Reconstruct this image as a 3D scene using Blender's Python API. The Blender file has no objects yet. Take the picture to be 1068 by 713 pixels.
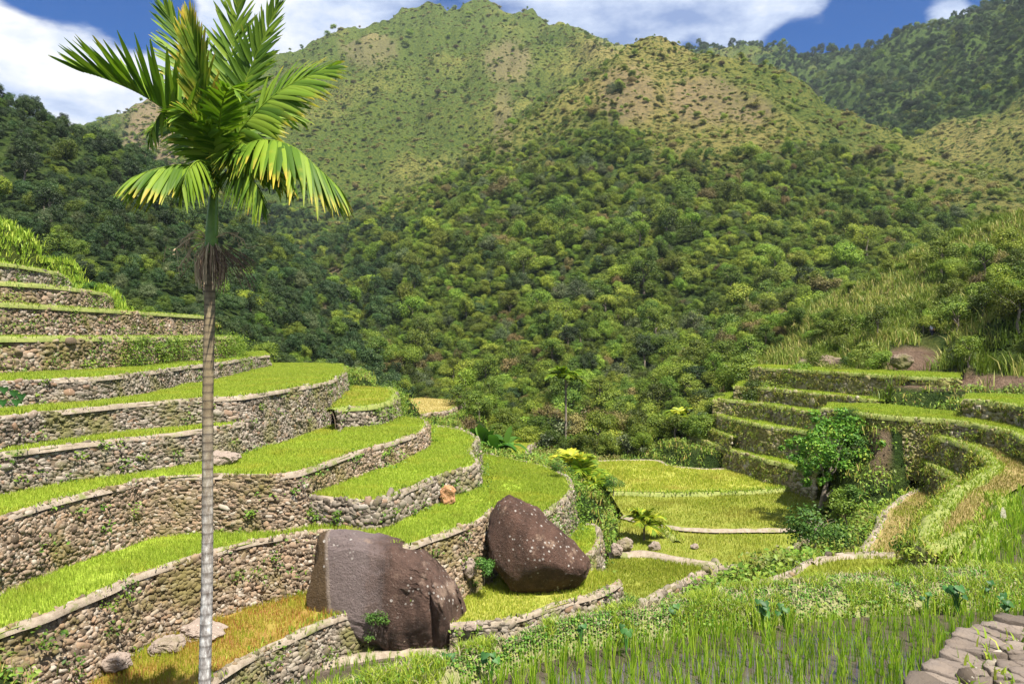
import bpy, math, random
import numpy as np
from mathutils import Vector
random.seed(7)
RNG = np.random.default_rng(11)
SC = bpy.context.scene
COL = SC.collection
FPX, CXP, HZ = 800.0, 534.0, 350.0      # focal length in photo pixels, centre column, horizon row
S = 1.45                                 # metres per survey unit of the terraces

# ------------------------------------------------------------------ helpers
def P(px, py, h):
    """point seen at photo pixel (px,py) on a level h (survey units)"""
    z = h * S
    d = FPX * (-z) / (py - HZ)
    return ((px - CXP) / FPX * d, d, z)
def PZ(px, d, h):
    d = d * S
    return ((px - CXP) / FPX * d, d, h * S)
def PD(px, py, d):
    """point on the ray of pixel (px,py) at depth d metres"""
    return ((px - CXP) / FPX * d, d, -(py - HZ) / FPX * d)
def to_px(x, y, z):
    return CXP + FPX * x / y, HZ - FPX * z / y

def new_obj(name, V, faces, mat=None, attrs=None, smooth=False, parent=None, kind=None):
    """faces: list of int arrays (n,3) or (n,4)"""
    V = np.asarray(V, dtype=np.float32).reshape(-1, 3)
    me = bpy.data.meshes.new(name)
    if not isinstance(faces, list): faces = [faces]
    faces = [np.asarray(f, dtype=np.int32) for f in faces if len(f)]
    me.vertices.add(len(V)); me.vertices.foreach_set('co', V.ravel())
    loops = np.concatenate([f.ravel() for f in faces])
    sizes = np.concatenate([np.full(len(f), f.shape[1], dtype=np.int32) for f in faces])
    starts = np.concatenate([[0], np.cumsum(sizes)[:-1]]).astype(np.int32)
    me.loops.add(len(loops)); me.loops.foreach_set('vertex_index', loops)
    me.polygons.add(len(sizes))
    me.polygons.foreach_set('loop_start', starts)
    me.polygons.foreach_set('loop_total', sizes)
    if smooth: me.polygons.foreach_set('use_smooth', np.ones(len(sizes), dtype=bool))
    for k, a in (attrs or {}).items():
        at = me.attributes.new(k, 'FLOAT', 'POINT')
        at.data.foreach_set('value', np.asarray(a, dtype=np.float32))
    me.update(calc_edges=True)
    me.validate()
    o = bpy.data.objects.new(name, me); COL.objects.link(o)
    if mat: me.materials.append(mat)
    if parent is not None: o.parent = parent
    if kind: o['kind'] = kind
    return o
def tag(o, label=None, cat=None, group=None, kind=None):
    if label: o['label'] = label
    if cat: o['category'] = cat
    if group: o['group'] = group
    if kind: o['kind'] = kind
    return o
def empty(name, loc, rz=0.0):
    o = bpy.data.objects.new(name, None); COL.objects.link(o)
    o.empty_display_size = 0.3
    o.location = loc; o.rotation_euler = (0, 0, rz)
    return o
def copy_tree(root, loc, rz, scale):
    r = root.copy(); COL.objects.link(r); r.location = loc; r.rotation_euler = (0, 0, rz); r.scale = scale
    for ch in list(root.children):
        c = ch.copy(); COL.objects.link(c); c.parent = r
        for g in list(ch.children):
            e = g.copy(); COL.objects.link(e); e.parent = c
    return r

# value noise ------------------------------------------------------
def _hash(ix, iy, seed):
    h = (ix.astype(np.int64) * 374761393 + iy.astype(np.int64) * 668265263 + seed * 1274126177) & 0xffffffff
    h = ((h ^ (h >> 13)) * 1274126177) & 0xffffffff
    h = (h ^ (h >> 16)) & 0xffffffff
    return h / 4294967295.0
def vnoise(x, y, seed=0):
    x = np.asarray(x, float); y = np.asarray(y, float)
    ix = np.floor(x); iy = np.floor(y); fx = x - ix; fy = y - iy
    fx = fx * fx * (3 - 2 * fx); fy = fy * fy * (3 - 2 * fy)
    a = _hash(ix, iy, seed); b = _hash(ix + 1, iy, seed); c = _hash(ix, iy + 1, seed); d = _hash(ix + 1, iy + 1, seed)
    return (a * (1 - fx) + b * fx) * (1 - fy) + (c * (1 - fx) + d * fx) * fy
def fbm(x, y, seed=0, octv=4):
    t = 0; amp = 0.5; f = 1.0
    for k in range(octv):
        t = t + amp * (vnoise(x * f, y * f, seed + k * 17) - 0.5) * 2; amp *= 0.5; f *= 2.03
    return t
def sstep(a, b, x):
    t = np.clip((np.asarray(x, float) - a) / (b - a), 0, 1); return t * t * (3 - 2 * t)
def in_poly(x, y, poly):
    x = np.asarray(x); y = np.asarray(y); c = np.zeros(x.shape, bool); n = len(poly); j = n - 1
    for i in range(n):
        xi, yi = poly[i][0], poly[i][1]; xj, yj = poly[j][0], poly[j][1]
        if yi != yj:
            c ^= ((yi > y) != (yj > y)) & (x < (xj - xi) * (y - yi) / (yj - yi) + xi)
        j = i
    return c
def seg_dist(x, y, pts, closed=False):
    d = np.full(np.shape(x), 1e9); n = len(pts)
    for i in range(n if closed else n - 1):
        a = pts[i]; b = pts[(i + 1) % n]
        bx, by = b[0] - a[0], b[1] - a[1]; L = bx * bx + by * by + 1e-9
        t = np.clip(((x - a[0]) * bx + (y - a[1]) * by) / L, 0, 1)
        d = np.minimum(d, np.hypot(x - a[0] - t * bx, y - a[1] - t * by))
    return d
def smooth_line(pts, step):
    """Catmull-Rom through the points, resampled evenly"""
    p = [np.array(q, float) for q in pts]
    p = [2 * p[0] - p[1]] + p + [2 * p[-1] - p[-2]]
    out = []
    for i in range(1, len(p) - 2):
        for t in np.linspace(0, 1, 24, endpoint=False):
            a, b, c, d = p[i - 1], p[i], p[i + 1], p[i + 2]
            out.append(0.5 * ((2 * b) + (-a + c) * t + (2 * a - 5 * b + 4 * c - d) * t * t + (-a + 3 * b - 3 * c + d) * t ** 3))
    out.append(p[-2]); out = np.array(out)
    L = np.concatenate([[0], np.cumsum(np.linalg.norm(np.diff(out, axis=0), axis=1))])
    n = max(2, int(L[-1] / step) + 1)
    s = np.linspace(0, L[-1], n)
    return np.stack([np.interp(s, L, out[:, k]) for k in range(3)], 1), s

# shape builders --------------------------------------------------
def tube(pts, radii, sides=10):
    pts = np.asarray(pts, float); n = len(pts)
    T = np.gradient(pts, axis=0); T /= np.linalg.norm(T, axis=1)[:, None] + 1e-9
    ref = np.array([0.0, 1.0, 0.0]) if abs(T[0][1]) < .9 else np.array([1.0, 0, 0])
    A = np.cross(T, ref); A /= np.linalg.norm(A, axis=1)[:, None] + 1e-9
    B = np.cross(T, A)
    ang = np.linspace(0, 2 * math.pi, sides, endpoint=False)
    r = np.asarray(radii, float)
    r = np.broadcast_to(r[:, None] if r.ndim == 1 else r, (n, sides))
    V = pts[:, None, :] + r[:, :, None] * (A[:, None, :] * np.cos(ang)[None, :, None] + B[:, None, :] * np.sin(ang)[None, :, None])
    idx = np.arange(n * sides).reshape(n, sides)
    q = np.stack([idx[:-1], np.roll(idx, -1, 1)[:-1], np.roll(idx, -1, 1)[1:], idx[1:]], -1).reshape(-1, 4)
    return V.reshape(-1, 3), q
class Bag:
    """collects pieces into one mesh"""
    def __init__(s): s.V = []; s.T = []; s.Q = []; s.A = {}; s.n = 0
    def add(s, V, F, **attrs):
        V = np.asarray(V, float).reshape(-1, 3); F = np.asarray(F, int)
        (s.T if F.shape[1] == 3 else s.Q).append(F + s.n)
        s.V.append(V)
        for k, a in attrs.items():
            s.A.setdefault(k, []).append(np.broadcast_to(np.asarray(a, float), (len(V),)))
        s.n += len(V)
    def obj(s, name, mat, **kw):
        faces = []
        if s.T: faces.append(np.concatenate(s.T))
        if s.Q: faces.append(np.concatenate(s.Q))
        return new_obj(name, np.concatenate(s.V), faces, mat, {k: np.concatenate(v) for k, v in s.A.items()}, **kw)
def blades(base, h, w, lean, rng, curl=0.5):
    """curved grass blades, 5 verts each: returns V, Q, T, rnd"""
    n = len(base); base = np.asarray(base, float)
    h = np.broadcast_to(h, (n,)); w = np.broadcast_to(w, (n,))
    a = rng.uniform(0, 2 * math.pi, n); ln = rng.uniform(0.15, 1, n) * lean
    d = np.stack([np.cos(a), np.sin(a), np.zeros(n)], 1)
    b = rng.uniform(0, 2 * math.pi, n)
    s = np.stack([np.cos(b), np.sin(b), np.zeros(n)], 1) * (w * 0.5)[:, None]
    up = np.array([0, 0, 1.0])
    mid = base + up * (h * 0.55)[:, None] + d * (ln * h * 0.3)[:, None]
    tip = base + up * (h * (1 - curl * ln * 0.5))[:, None] + d * (ln * h)[:, None]
    V = np.stack([base - s, base + s, mid - s * .8, mid + s * .8, tip], 1).reshape(-1, 3)
    k = (np.arange(n) * 5)[:, None]
    Q = k + np.array([[0, 1, 3, 2]]); T = k + np.array([[2, 3, 4]])
    r = np.repeat(rng.uniform(0, 1, n), 5); t = np.tile([0, 0, .55, .55, 1.0], n)
    return V, Q, T, r, t
def leaves(c, nrm, size, rng, aspect=0.55, fold=0.12, along=None):
    """diamond leaves with a folded midrib: 4 verts, 2 tris each"""
    n = len(c); c = np.asarray(c, float); nrm = np.asarray(nrm, float)
    nrm = nrm / (np.linalg.norm(nrm, axis=1)[:, None] + 1e-9)
    r = along if along is not None else rng.normal(size=(n, 3))
    u = r - nrm * (r * nrm).sum(1)[:, None]; u /= np.linalg.norm(u, axis=1)[:, None] + 1e-9
    v = np.cross(nrm, u); size = np.broadcast_to(size, (n,))[:, None]
    a = c - u * size * .5; b = c + u * size * .5
    l = c + v * size * .5 * aspect + nrm * size * fold; m = c - v * size * .5 * aspect + nrm * size * fold
    V = np.stack([a, m, b, l], 1).reshape(-1, 3)
    k = (np.arange(n) * 4)[:, None]
    T = np.concatenate([k + np.array([[0, 1, 2]]), k + np.array([[0, 2, 3]])])
    return V, T, np.repeat(rng.uniform(0, 1, n), 4)
def ico(sub):
    t = (1 + 5 ** .5) / 2
    v = [(-1, t, 0), (1, t, 0), (-1, -t, 0), (1, -t, 0), (0, -1, t), (0, 1, t), (0, -1, -t), (0, 1, -t), (t, 0, -1), (t, 0, 1), (-t, 0, -1), (-t, 0, 1)]
    v = [np.array(p) / math.sqrt(1 + t * t) for p in v]
    f = [(0, 11, 5), (0, 5, 1), (0, 1, 7), (0, 7, 10), (0, 10, 11), (1, 5, 9), (5, 11, 4), (11, 10, 2), (10, 7, 6), (7, 1, 8), (3, 9, 4), (3, 4, 2), (3, 2, 6), (3, 6, 8), (3, 8, 9), (4, 9, 5), (2, 4, 11), (6, 2, 10), (8, 6, 7), (9, 8, 1)]
    for _ in range(sub):
        cache = {}; nf = []
        def mid(a, b):
            k = (min(a, b), max(a, b))
            if k not in cache:
                m = v[a] + v[b]; v.append(m / np.linalg.norm(m)); cache[k] = len(v) - 1
            return cache[k]
        for a, b, c in f:
            x, y, z = mid(a, b), mid(b, c), mid(c, a)
            nf += [(a, x, z), (b, y, x), (c, z, y), (x, y, z)]
        f = nf
    return np.array(v), np.array(f)
ICO1 = ico(1); ICO2 = ico(2); ICO5 = ico(6)
def noise3(p, sc, seed):
    return (vnoise(p[:, 0] * sc, p[:, 1] * sc + p[:, 2] * sc * .37, seed) + vnoise(p[:, 1] * sc + 9, p[:, 2] * sc - p[:, 0] * sc * .41, seed + 5) + vnoise(p[:, 2] * sc + 3, p[:, 0] * sc + p[:, 1] * sc * .33, seed + 9)) / 1.5 - 1.0
def stone_templates(n, base, seed):
    out = []
    for k in range(n):
        v = base[0].copy()
        v = np.sign(v) * np.abs(v) ** 0.6                       # a rounded block
        v /= np.abs(v).max()
        v *= 1 + 0.42 * noise3(v, 1.3, seed + k * 7)[:, None] + 0.22 * noise3(v, 3.1, seed + k * 7 + 3)[:, None]
        out.append(v * 0.5)
    return out, base[1]

# ------------------------------------------------------------------ materials
MATS = {}
def node_mat(name):
    m = bpy.data.materials.new(name); m.use_nodes = True
    nt = m.node_tree; nt.nodes.clear()
    out = nt.nodes.new('ShaderNodeOutputMaterial')
    return m, nt, out
def N(nt, typ, **kw):
    n = nt.nodes.new(typ)
    for k, v in kw.items():
        if k.startswith('i_'):
            key = k[2:]
            n.inputs[int(key) if key.isdigit() else key.replace('_', ' ')].default_value = v
        else: setattr(n, k, v)
    return n
def ramp(nt, stops, interp='LINEAR'):
    r = nt.nodes.new('ShaderNodeValToRGB'); r.color_ramp.interpolation = interp
    el = r.color_ramp.elements
    while len(el) < len(stops): el.new(0.5)
    for e, (p, c) in zip(el, stops): e.position = p; e.color = (*c, 1)
    return r
def mixc(nt, fac, a, b, mode='MIX'):
    m = nt.nodes.new('ShaderNodeMix'); m.data_type = 'RGBA'; m.blend_type = mode
    for sock, val in ((m.inputs[0], fac), (m.inputs[6], a), (m.inputs[7], b)):
        if isinstance(val, bpy.types.NodeSocket): nt.links.new(val, sock)
        elif isinstance(val, (tuple, list)): sock.default_value = (*val, 1)
        else: sock.default_value = val
    return m.outputs[2]
def noise_tex(nt, scale, detail=4, rough=.6, vec=None):
    t = N(nt, 'ShaderNodeTexNoise'); t.inputs['Scale'].default_value = scale; t.inputs['Detail'].default_value = detail; t.inputs['Roughness'].default_value = rough
    if vec is None: vec = N(nt, 'ShaderNodeNewGeometry').outputs['Position']
    nt.links.new(vec, t.inputs['Vector'])
    return t.outputs['Fac']
def mathn(nt, op, a, b=0.0, c=None, clamp=False):
    m = N(nt, 'ShaderNodeMath', operation=op); m.use_clamp = clamp
    for i, v in enumerate((a, b, c)):
        if v is None: continue
        if isinstance(v, bpy.types.NodeSocket): nt.links.new(v, m.inputs[i])
        else: m.inputs[i].default_value = v
    return m.outputs[0]
def attr(nt, name): return N(nt, 'ShaderNodeAttribute', attribute_name=name).outputs['Fac']
def maprange(nt, v, a, b, c=0., d=1., typ='SMOOTHSTEP'):
    m = N(nt, 'ShaderNodeMapRange', interpolation_type=typ)
    nt.links.new(v, m.inputs[0])
    for i, x in enumerate((a, b, c, d)): m.inputs[i + 1].default_value = x
    return m.outputs[0]
def bump(nt, h, strength, dist):
    b = N(nt, 'ShaderNodeBump'); b.inputs['Strength'].default_value = strength; b.inputs['Distance'].default_value = dist
    nt.links.new(h, b.inputs['Height']); return b.outputs[0]
def foliage(name, stops, trans=.35, vary=.35, spec=.25, rough=.5, patch=None):
    """leaf material: colour by a per-leaf number, each plant a little different"""
    if name in MATS: return MATS[name]
    m, nt, out = node_mat(name); psc0 = 1.1
    r = ramp(nt, stops); nt.links.new(attr(nt, 'rnd'), r.inputs[0])
    oi = N(nt, 'ShaderNodeObjectInfo')
    v = maprange(nt, oi.outputs['Random'], 0, 1, 1 - 1.25 * vary, 1 + 1.25 * vary, 'LINEAR')
    hs = N(nt, 'ShaderNodeHueSaturation'); nt.links.new(v, hs.inputs['Value']); nt.links.new(r.outputs[0], hs.inputs['Color'])
    h2 = mathn(nt, 'MULTIPLY', oi.outputs['Random'], 7.31); h2 = mathn(nt, 'FRACT', h2)
    nt.links.new(maprange(nt, h2, 0, 1, .5 - .05 * vary, .5 + .05 * vary, 'LINEAR'), hs.inputs['Hue'])
    c = hs.outputs[0]
    if patch:
        c = mixc(nt, maprange(nt, noise_tex(nt, psc0, 5, .7), .52, .74, 0, .35), c, (.32, .27, .06))
    if patch:
        psc, pcol, lo, hi = patch
        c = mixc(nt, maprange(nt, noise_tex(nt, psc, 3), lo, hi), c, pcol)
    b = N(nt, 'ShaderNodeBsdfPrincipled'); nt.links.new(c, b.inputs['Base Color'])
    b.inputs['Roughness'].default_value = rough; b.inputs['Specular IOR Level'].default_value = spec
    t = N(nt, 'ShaderNodeBsdfTranslucent'); nt.links.new(mixc(nt, .5, c, (.35, .42, .05), 'OVERLAY'), t.inputs['Color'])
    mx = N(nt, 'ShaderNodeMixShader'); mx.inputs[0].default_value = trans
    nt.links.new(b.outputs[0], mx.inputs[1]); nt.links.new(t.outputs[0], mx.inputs[2]); nt.links.new(mx.outputs[0], out.inputs[0])
    MATS[name] = m; return m
def surface(name, build, rough=.85, spec=.3):
    """build(nt) -> (colour socket, height socket or None, strength, distance)"""
    if name in MATS: return MATS[name]
    m, nt, out = node_mat(name)
    b = N(nt, 'ShaderNodeBsdfPrincipled'); b.inputs['Roughness'].default_value = rough; b.inputs['Specular IOR Level'].default_value = spec
    c, h, st, di = build(nt)
    nt.links.new(c, b.inputs['Base Color'])
    if h is not None: nt.links.new(bump(nt, h, st, di), b.inputs['Normal'])
    nt.links.new(b.outputs[0], out.inputs[0]); MATS[name] = m; return m

def stone_mat(name, stops, moss, mosslo, mosshi):
    def build(nt):
        r = ramp(nt, stops); nt.links.new(attr(nt, 'rnd'), r.inputs[0])
        n1 = noise_tex(nt, 9, 6, .7)
        c = mixc(nt, maprange(nt, n1, .3, .75), r.outputs[0], (.5, .5, .5), 'OVERLAY')
        n2 = noise_tex(nt, 23, 4, .6)
        c = mixc(nt, maprange(nt, n2, .62, .7), c, (.50, .47, .40))          # pale lichen
        n3 = noise_tex(nt, .55, 6, .65)
        c = mixc(nt, maprange(nt, n3, mosslo, mosshi, 0, .85), c, moss)
        return c, noise_tex(nt, 30, 5, .65), .5, .03
    return surface(name, build, .92, .2)
STONE_GREY = stone_mat('grey_brown_field_stone', [(0, (.07, .055, .042)), (.25, (.135, .110, .085)), (.5, (.20, .168, .135)), (.75, (.26, .225, .185)), (.9, (.20, .125, .08)), (1, (.35, .32, .28))], (.12, .115, .035), .46, .66)
STONE_RUST = stone_mat('rusty_field_stone', [(0, (.08, .058, .04)), (.25, (.155, .115, .08)), (.5, (.22, .168, .12)), (.75, (.25, .165, .105)), (1, (.33, .29, .24))], (.13, .11, .035), .45, .64)
STONE_MOSSY = stone_mat('mossy_field_stone', [(0, (.09, .075, .045)), (.3, (.19, .15, .09)), (.6, (.27, .22, .14)), (1, (.36, .32, .26))], (.17, .16, .045), .38, .6)
def mud_build(col1, col2, sc):
    def build(nt):
        n = noise_tex(nt, sc, 6, .7)
        r = ramp(nt, [(.3, col1), (.7, col2)]); nt.links.new(n, r.inputs[0])
        return r.outputs[0], noise_tex(nt, sc * 4, 5, .7), .6, .05
    return build
def rim_build(nt):
    c, h, a_, b_ = mud_build((.18, .14, .10), (.34, .285, .225), 5.0)(nt)
    return mixc(nt, maprange(nt, noise_tex(nt, 1.7, 6, .7), .52, .66, 0, .8), c, (.13, .16, .03)), h, a_, b_
MUD = surface('dried_mud', rim_build)
EARTH = surface('brown_earth', mud_build((.09, .066, .044), (.20, .15, .10), 2.0))
TURF_EDGE = surface('turfy_edge', mud_build((.11, .15, .03), (.26, .27, .08), 2.5))
# ------------------------------------------------------------------ terraces: survey table
# name, level, rim (photo pixels on that level, valley side on the right hand), rest of the outline, wall foot level, style, label of the wall
BRI, YEL, RED, OLI, TAN, DRY = 'bright', 'yellow', 'reddish', 'olive', 'tan', 'dry'
T = []
def terr(key, h, rim, back, foot, style, wall, coping, label, stone=.20, weeds=.25, world=None):
    T.append(dict(key=key, h=h, rim=rim, back=back, foot=foot, style=style, wall=wall, coping=coping, label=label, stone=stone, weeds=weeds, world=world))
terr('A', -5.5, [(150, 760), (190, 735), (225, 708), (250, 692), (300, 667), (350, 645), (405, 633), (428, 634)], [(430, 622), (390, 612), (340, 600), (322, 605), (260, 622), (200, 645), (110, 695), (40, 740)], -6.5, RED, 'grey', 'mud', 'low crumbling wall under the reddish field, running up to the big grey boulder', .2, .5)
terr('P0', -4.26, [(-90, 700), (0, 660), (50, 643), (107, 618), (153, 597), (211, 580), (268, 564.5), (341, 553), (382, 562), (420, 571), (448, 562), (475, 552), (502, 542), (514, 530)], [(505, 500), (462, 512), (414, 534), (394, 543), (344, 540), (299, 535), (245, 535), (199, 545), (146, 556), (77, 580), (0, 612), (-90, 650)], -5.85, BRI, 'rust', 'mud', 'tall curved dry-stone wall right behind the palm trunk, ending at the grey boulder', .20, .35)
terr('T1', -3.65, [(296, 512), (307, 516.5), (344, 520), (394, 523), (414, 515), (462, 496), (499, 483), (492, 471), (497, 458), (482, 449), (448, 444)], [(425, 440), (425, 455), (381, 480), (334, 500), (300, 505)], -4.8, BRI, 'grey', 'mud', 'winding wall with an orange rock in it, left of the spotted boulder', .2, .8)
terr('P1', -3.05, [(-90, 569), (0, 541), (69, 520), (126, 507), (153, 500), (211, 496), (299, 495), (334, 486), (381, 469), (411, 461), (441, 449), (445, 439), (414, 435)], [(405, 430), (366, 438), (300, 460), (260, 470), (230, 474), (165, 482), (77, 494), (0, 506), (-90, 525)], -4.4, BRI, 'rust', 'mud', 'long wall with dark holes and tumbled stones at its foot, second above the palm base', .2, .4)
terr('P2', -2.28, [(-90, 486), (0, 474), (103, 461), (161, 455), (214, 448), (249, 442), (264, 435)], [(258, 430), (210, 438), (115, 448), (0, 460), (-90, 469)], -3.15, BRI, 'grey', 'mud', 'stone wall that dies out into a taller wall just right of the palm trunk', .2, .35)
terr('P3', -1.63, [(-90, 447), (0, 436), (54, 430), (135, 422), (202, 417), (256, 413.5), (297, 407), (337, 400), (350, 395), (361, 387), (357, 380.5)], [(288, 379), (250, 384), (219, 398), (141, 411), (67, 416), (0, 420), (-90, 427)], -3.2, BRI, 'grey', 'mud', 'high stone wall below the broad bright green field that reaches the forest', .21, .5)
terr('P4', -1.03, [(-90, 405), (0, 399), (67, 396), (125, 392), (189, 383.5), (236, 377.5), (262, 373), (281, 371)], [(276, 367), (216, 371), (101, 379), (0, 386), (-90, 391)], -1.75, BRI, 'grey', 'mud', 'stone wall with one taro plant on its face, below the bushy wall', .21, .5)
terr('P5', -0.1, [(-90, 18), (0, 19.6), (101, 23), (212, 30.5), (240, 34), (246, 37)], None, -1.15, BRI, 'rust', 'turf', 'wall with lush green bushes hanging over its right half', .22, 1.4, 'd')
terr('P6', 0.9, [(-90, 20.5), (0, 22.5), (67, 25.7), (135, 30), (209, 37.9), (214, 42)], None, -0.2, BRI, 'rust', 'turf', 'plain brown wall against the dark forest, third from the top of the left stack', .2, .3, 'd')
terr('P7', 1.65, [(-90, 22.5), (0, 24.4), (67, 27), (111, 31.4), (116, 36)], None, 0.8, BRI, 'rust', 'turf', 'second highest wall of the left stack, with a weedy brown face', .22, .7, 'd')
terr('P8', 2.4, [(-90, 23.5), (0, 25.8), (50, 29), (67, 31.5), (74, 36)], None, 1.55, BRI, 'grey', 'turf', 'highest and shortest wall of the left stack, under the grassy knoll', .22, .7, 'd')
terr('V', -2.4, [(350, 429), (359, 426.5), (386, 425), (408, 420), (414, 410), (408, 405)], [(361, 403), (345, 412)], -3.2, YEL, 'grey', 'turf', 'short overgrown wall under a small round yellow-green field beside the forest', .22, 1.2)
terr('X', -4.0, [(424, 437), (444, 432), (465, 429), (476, 425), (480, 419), (470, 416.5)], [(442, 415), (415, 416.5), (410, 430)], -5.0, DRY, 'rust', 'mud', 'little wall under the dry straw-coloured field at the forest edge', .25, .4)
terr('Y', -4.75, [(545, 556), (570.6, 536), (580, 528), (592, 518), (597, 509), (592, 498), (568, 486), (532, 479), (505, 473)], [(500, 480), (503, 500), (508, 530), (515, 556)], -5.95, BRI, 'grey', 'mud', 'wall with big-leaved plants behind the spotted boulder', .22, 1.3)
terr('Z', -5.8, [(600, 592), (611, 583), (625, 566), (623.5, 549), (612, 546)], [(596, 546), (585, 560), (580, 592)], -6.6, BRI, 'grey', 'mud', 'small weedy wall right of the spotted boulder', .22, 1.2)
terr('C', -5.7, [(470, 652), (491, 651), (523, 648), (555, 640), (586, 630), (631, 616), (648, 606)], [(630, 596), (590, 592), (530, 592), (470, 598), (455, 620)], -6.5, YEL, 'grey', 'mud', 'low wall of loose dark stones in front of the spotted boulder', .26, .6)
terr('D1', -6.4, [(640, 652), (665, 633), (690, 618), (713, 606), (750, 589)], [(735, 582), (703.5, 579), (669.5, 572), (634, 577), (634, 606), (637, 630)], -7.3, OLI, 'grey', 'mud', 'pale wall with big blocks along the left end of the shrubby gully', .32, .6)
terr('D2', -6.3, [(750, 591), (796, 590), (824, 575), (842, 558)], [(833, 546), (796, 546), (734, 546), (688, 542), (650, 532), (646, 556), (650, 574), (672, 576), (703, 581)], -7.2, OLI, 'grey', 'mud', 'stone wall along the gully, with broken blocks, left of the leaning tree', .28, .5)
terr('D3', -6.2, [(832, 551), (796, 552), (734, 552), (688, 547.5), (651, 538)], [(641, 522), (634, 510), (700, 513), (780, 511), (846, 505), (868, 508), (862, 530), (846, 548)], -6.35, OLI, None, 'mud', None)
terr('D4', -6.1, [(852, 509), (811.5, 504), (796, 495), (774.5, 489.5), (734, 489), (697, 485.5), (682, 480), (623, 480.5)], [(626, 498), (634, 511.5), (700, 512.5), (780, 510.5), (848, 506)], -6.3, YEL, None, 'mud', None)
terr('NN', -5.6, [(548, 480), (550, 474), (552, 467), (560, 461), (572, 455), (561, 446), (538, 446.5)], [(532.5, 456), (534, 478)], -6.4, YEL, 'grey', 'mud', 'tiny curved wall below a small field near the young palms', .25, 1.0)
terr('R1', -1.7, [(783, 384), (829, 386.5), (866, 389), (939, 393.5), (1000, 396)], [(1000, 390), (939, 388), (866, 384), (790, 380.5)], -2.9, BRI, 'mossy', 'grass', 'highest mossy wall of the right stack, below the rock outcrop', .26, 2.0)
terr('R2', -2.6, [(765, 404), (790, 405), (829, 409), (884, 415), (915, 419)], [(915, 412), (877, 406), (793, 398), (772, 398)], -3.5, BRI, 'mossy', 'grass', 'mossy wall second from the top of the right stack', .26, 2.2)
terr('R3', -3.25, [(743, 417), (756, 417.5), (793, 422), (848, 431), (878, 436)], [(880, 428), (829, 415), (770, 409), (748, 411)], -4.4, BRI, 'mossy', 'grass', 'mossy wall with a pale grey streak, third from the top of the right stack', .26, 2.0)
terr('R3b', -2.61, [(857, 427), (890, 431), (924, 435.6), (990, 440), (1041, 449), (1068, 459.5), (1150, 492)], [(1150, 470), (1068, 448), (1012, 433), (950, 425), (900, 421), (865, 421)], -4.3, BRI, 'mossy', 'turf', 'long dark wall sweeping to the right edge above the horseshoe field', .26, 1.8)
terr('R4', -4.0, [(747, 433), (770, 439), (793, 444), (829.5, 449), (862, 456)], [(860, 446), (829, 440), (760, 427), (747, 429)], -5.1, BRI, 'mossy', 'grass', 'reddish weedy wall left of the crown of the leaning tree', .26, 2.4)
terr('R4b', -4.7, [(720, 436.5), (730, 440), (745, 449), (762, 457)], [(765, 450), (748, 440), (735, 434.5)], -5.6, BRI, 'mossy', 'grass', 'short wall at the left tip of the right stack, by the forest', .26, 2.4)
terr('R5', -5.25, [(718, 453), (735, 461), (756.5, 468), (793, 479), (829, 488), (852, 495)], [(850, 484), (820, 475), (780, 466), (745, 455), (722, 448)], -6.15, BRI, 'mossy', 'turf', 'lowest wall of the right stack, just above the wide pale valley field', .26, 2.0)
terr('Rr', -2.05, [(1004.5, 418), (1035, 421), (1068, 426), (1150, 440)], [(1150, 425), (1068, 414), (1010, 411)], -2.75, BRI, 'mossy', 'grass', 'dark wall under the bare earth bank at the right edge', .26, 2.0)
terr('H', -3.1, [(940, 449.5), (966, 454), (990, 460), (1010, 467), (1023, 475), (1031, 487), (1017, 500), (997, 511), (982, 522), (965, 545), (956, 562), (962, 572), (985, 572), (1010, 562), (1030, 552)], [(1040, 546), (1050, 515), (1068, 505), (1150, 520), (1150, 482), (1068, 476), (1040, 465), (990, 453), (950, 447)], -4.1, TAN, 'mossy', 'grass', 'curved dark wall of the horseshoe, below the harvested tan field', .24, 2.2)
terr('I', -3.9, [(933, 473), (955, 479), (975, 488), (994, 500), (991, 511), (975, 525), (960, 546), (948, 566), (952, 576), (966, 579)], [(976, 570), (982, 548), (1000, 525), (1036, 500), (1015, 480), (985, 472), (945, 465)], -4.8, TAN, 'mossy', 'grass', 'small curved wall nested inside the horseshoe field', .24, 2.2)
terr('J', -4.66, [(936, 600), (900, 588), (914, 560), (928, 532), (950, 515), (965, 510)], [(985, 510), (1002, 520), (988, 545), (958, 578), (946, 600)], -5.6, TAN, 'grey', 'mud', 'pale edge of the narrow tan field right of the shrubby gully', .24, .8)
terr('G', -4.0, [(700, 655), (746, 631), (790, 613), (827, 599), (846.5, 587), (871, 581), (905, 579), (939, 580), (953, 590)], [(990, 606), (990, 640), (930, 660), (800, 690), (690, 690)], -5.2, OLI, 'grey', 'mud', 'low pale wall edging the olive field just behind the foreground bank', .22, .5)
terr('L', -3.5, [(880, 613), (913, 604), (946, 595), (968, 582), (990, 566), (1000, 560)], [(1035, 548), (1040, 560), (1020, 640), (930, 650)], -4.2, BRI, 'rust', 'mud', 'short reddish wall of broken stone beside the dark shrub, right of the olive field', .2, .9)
for t in T:
    if t['world'] == 'd':
        t['rimw'] = [PZ(px, d, t['h']) for px, d in t['rim']]
        r = t['rimw']; sh = (-4.2, 3.4)
        t['polyw'] = [(p[0], p[1]) for p in r] + [(p[0] + sh[0], p[1] + sh[1]) for p in reversed(r)]
    else:
        t['rimw'] = [P(px, py, t['h']) for px, py in t['rim']]
        sm = smooth_line(t['rimw'], .5)[0]
        t['polyw'] = [(p[0], p[1]) for p in sm] + [P(px, py, t['h'])[:2] for px, py in t['back']]
TD = {t['key']: t for t in T}
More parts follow.
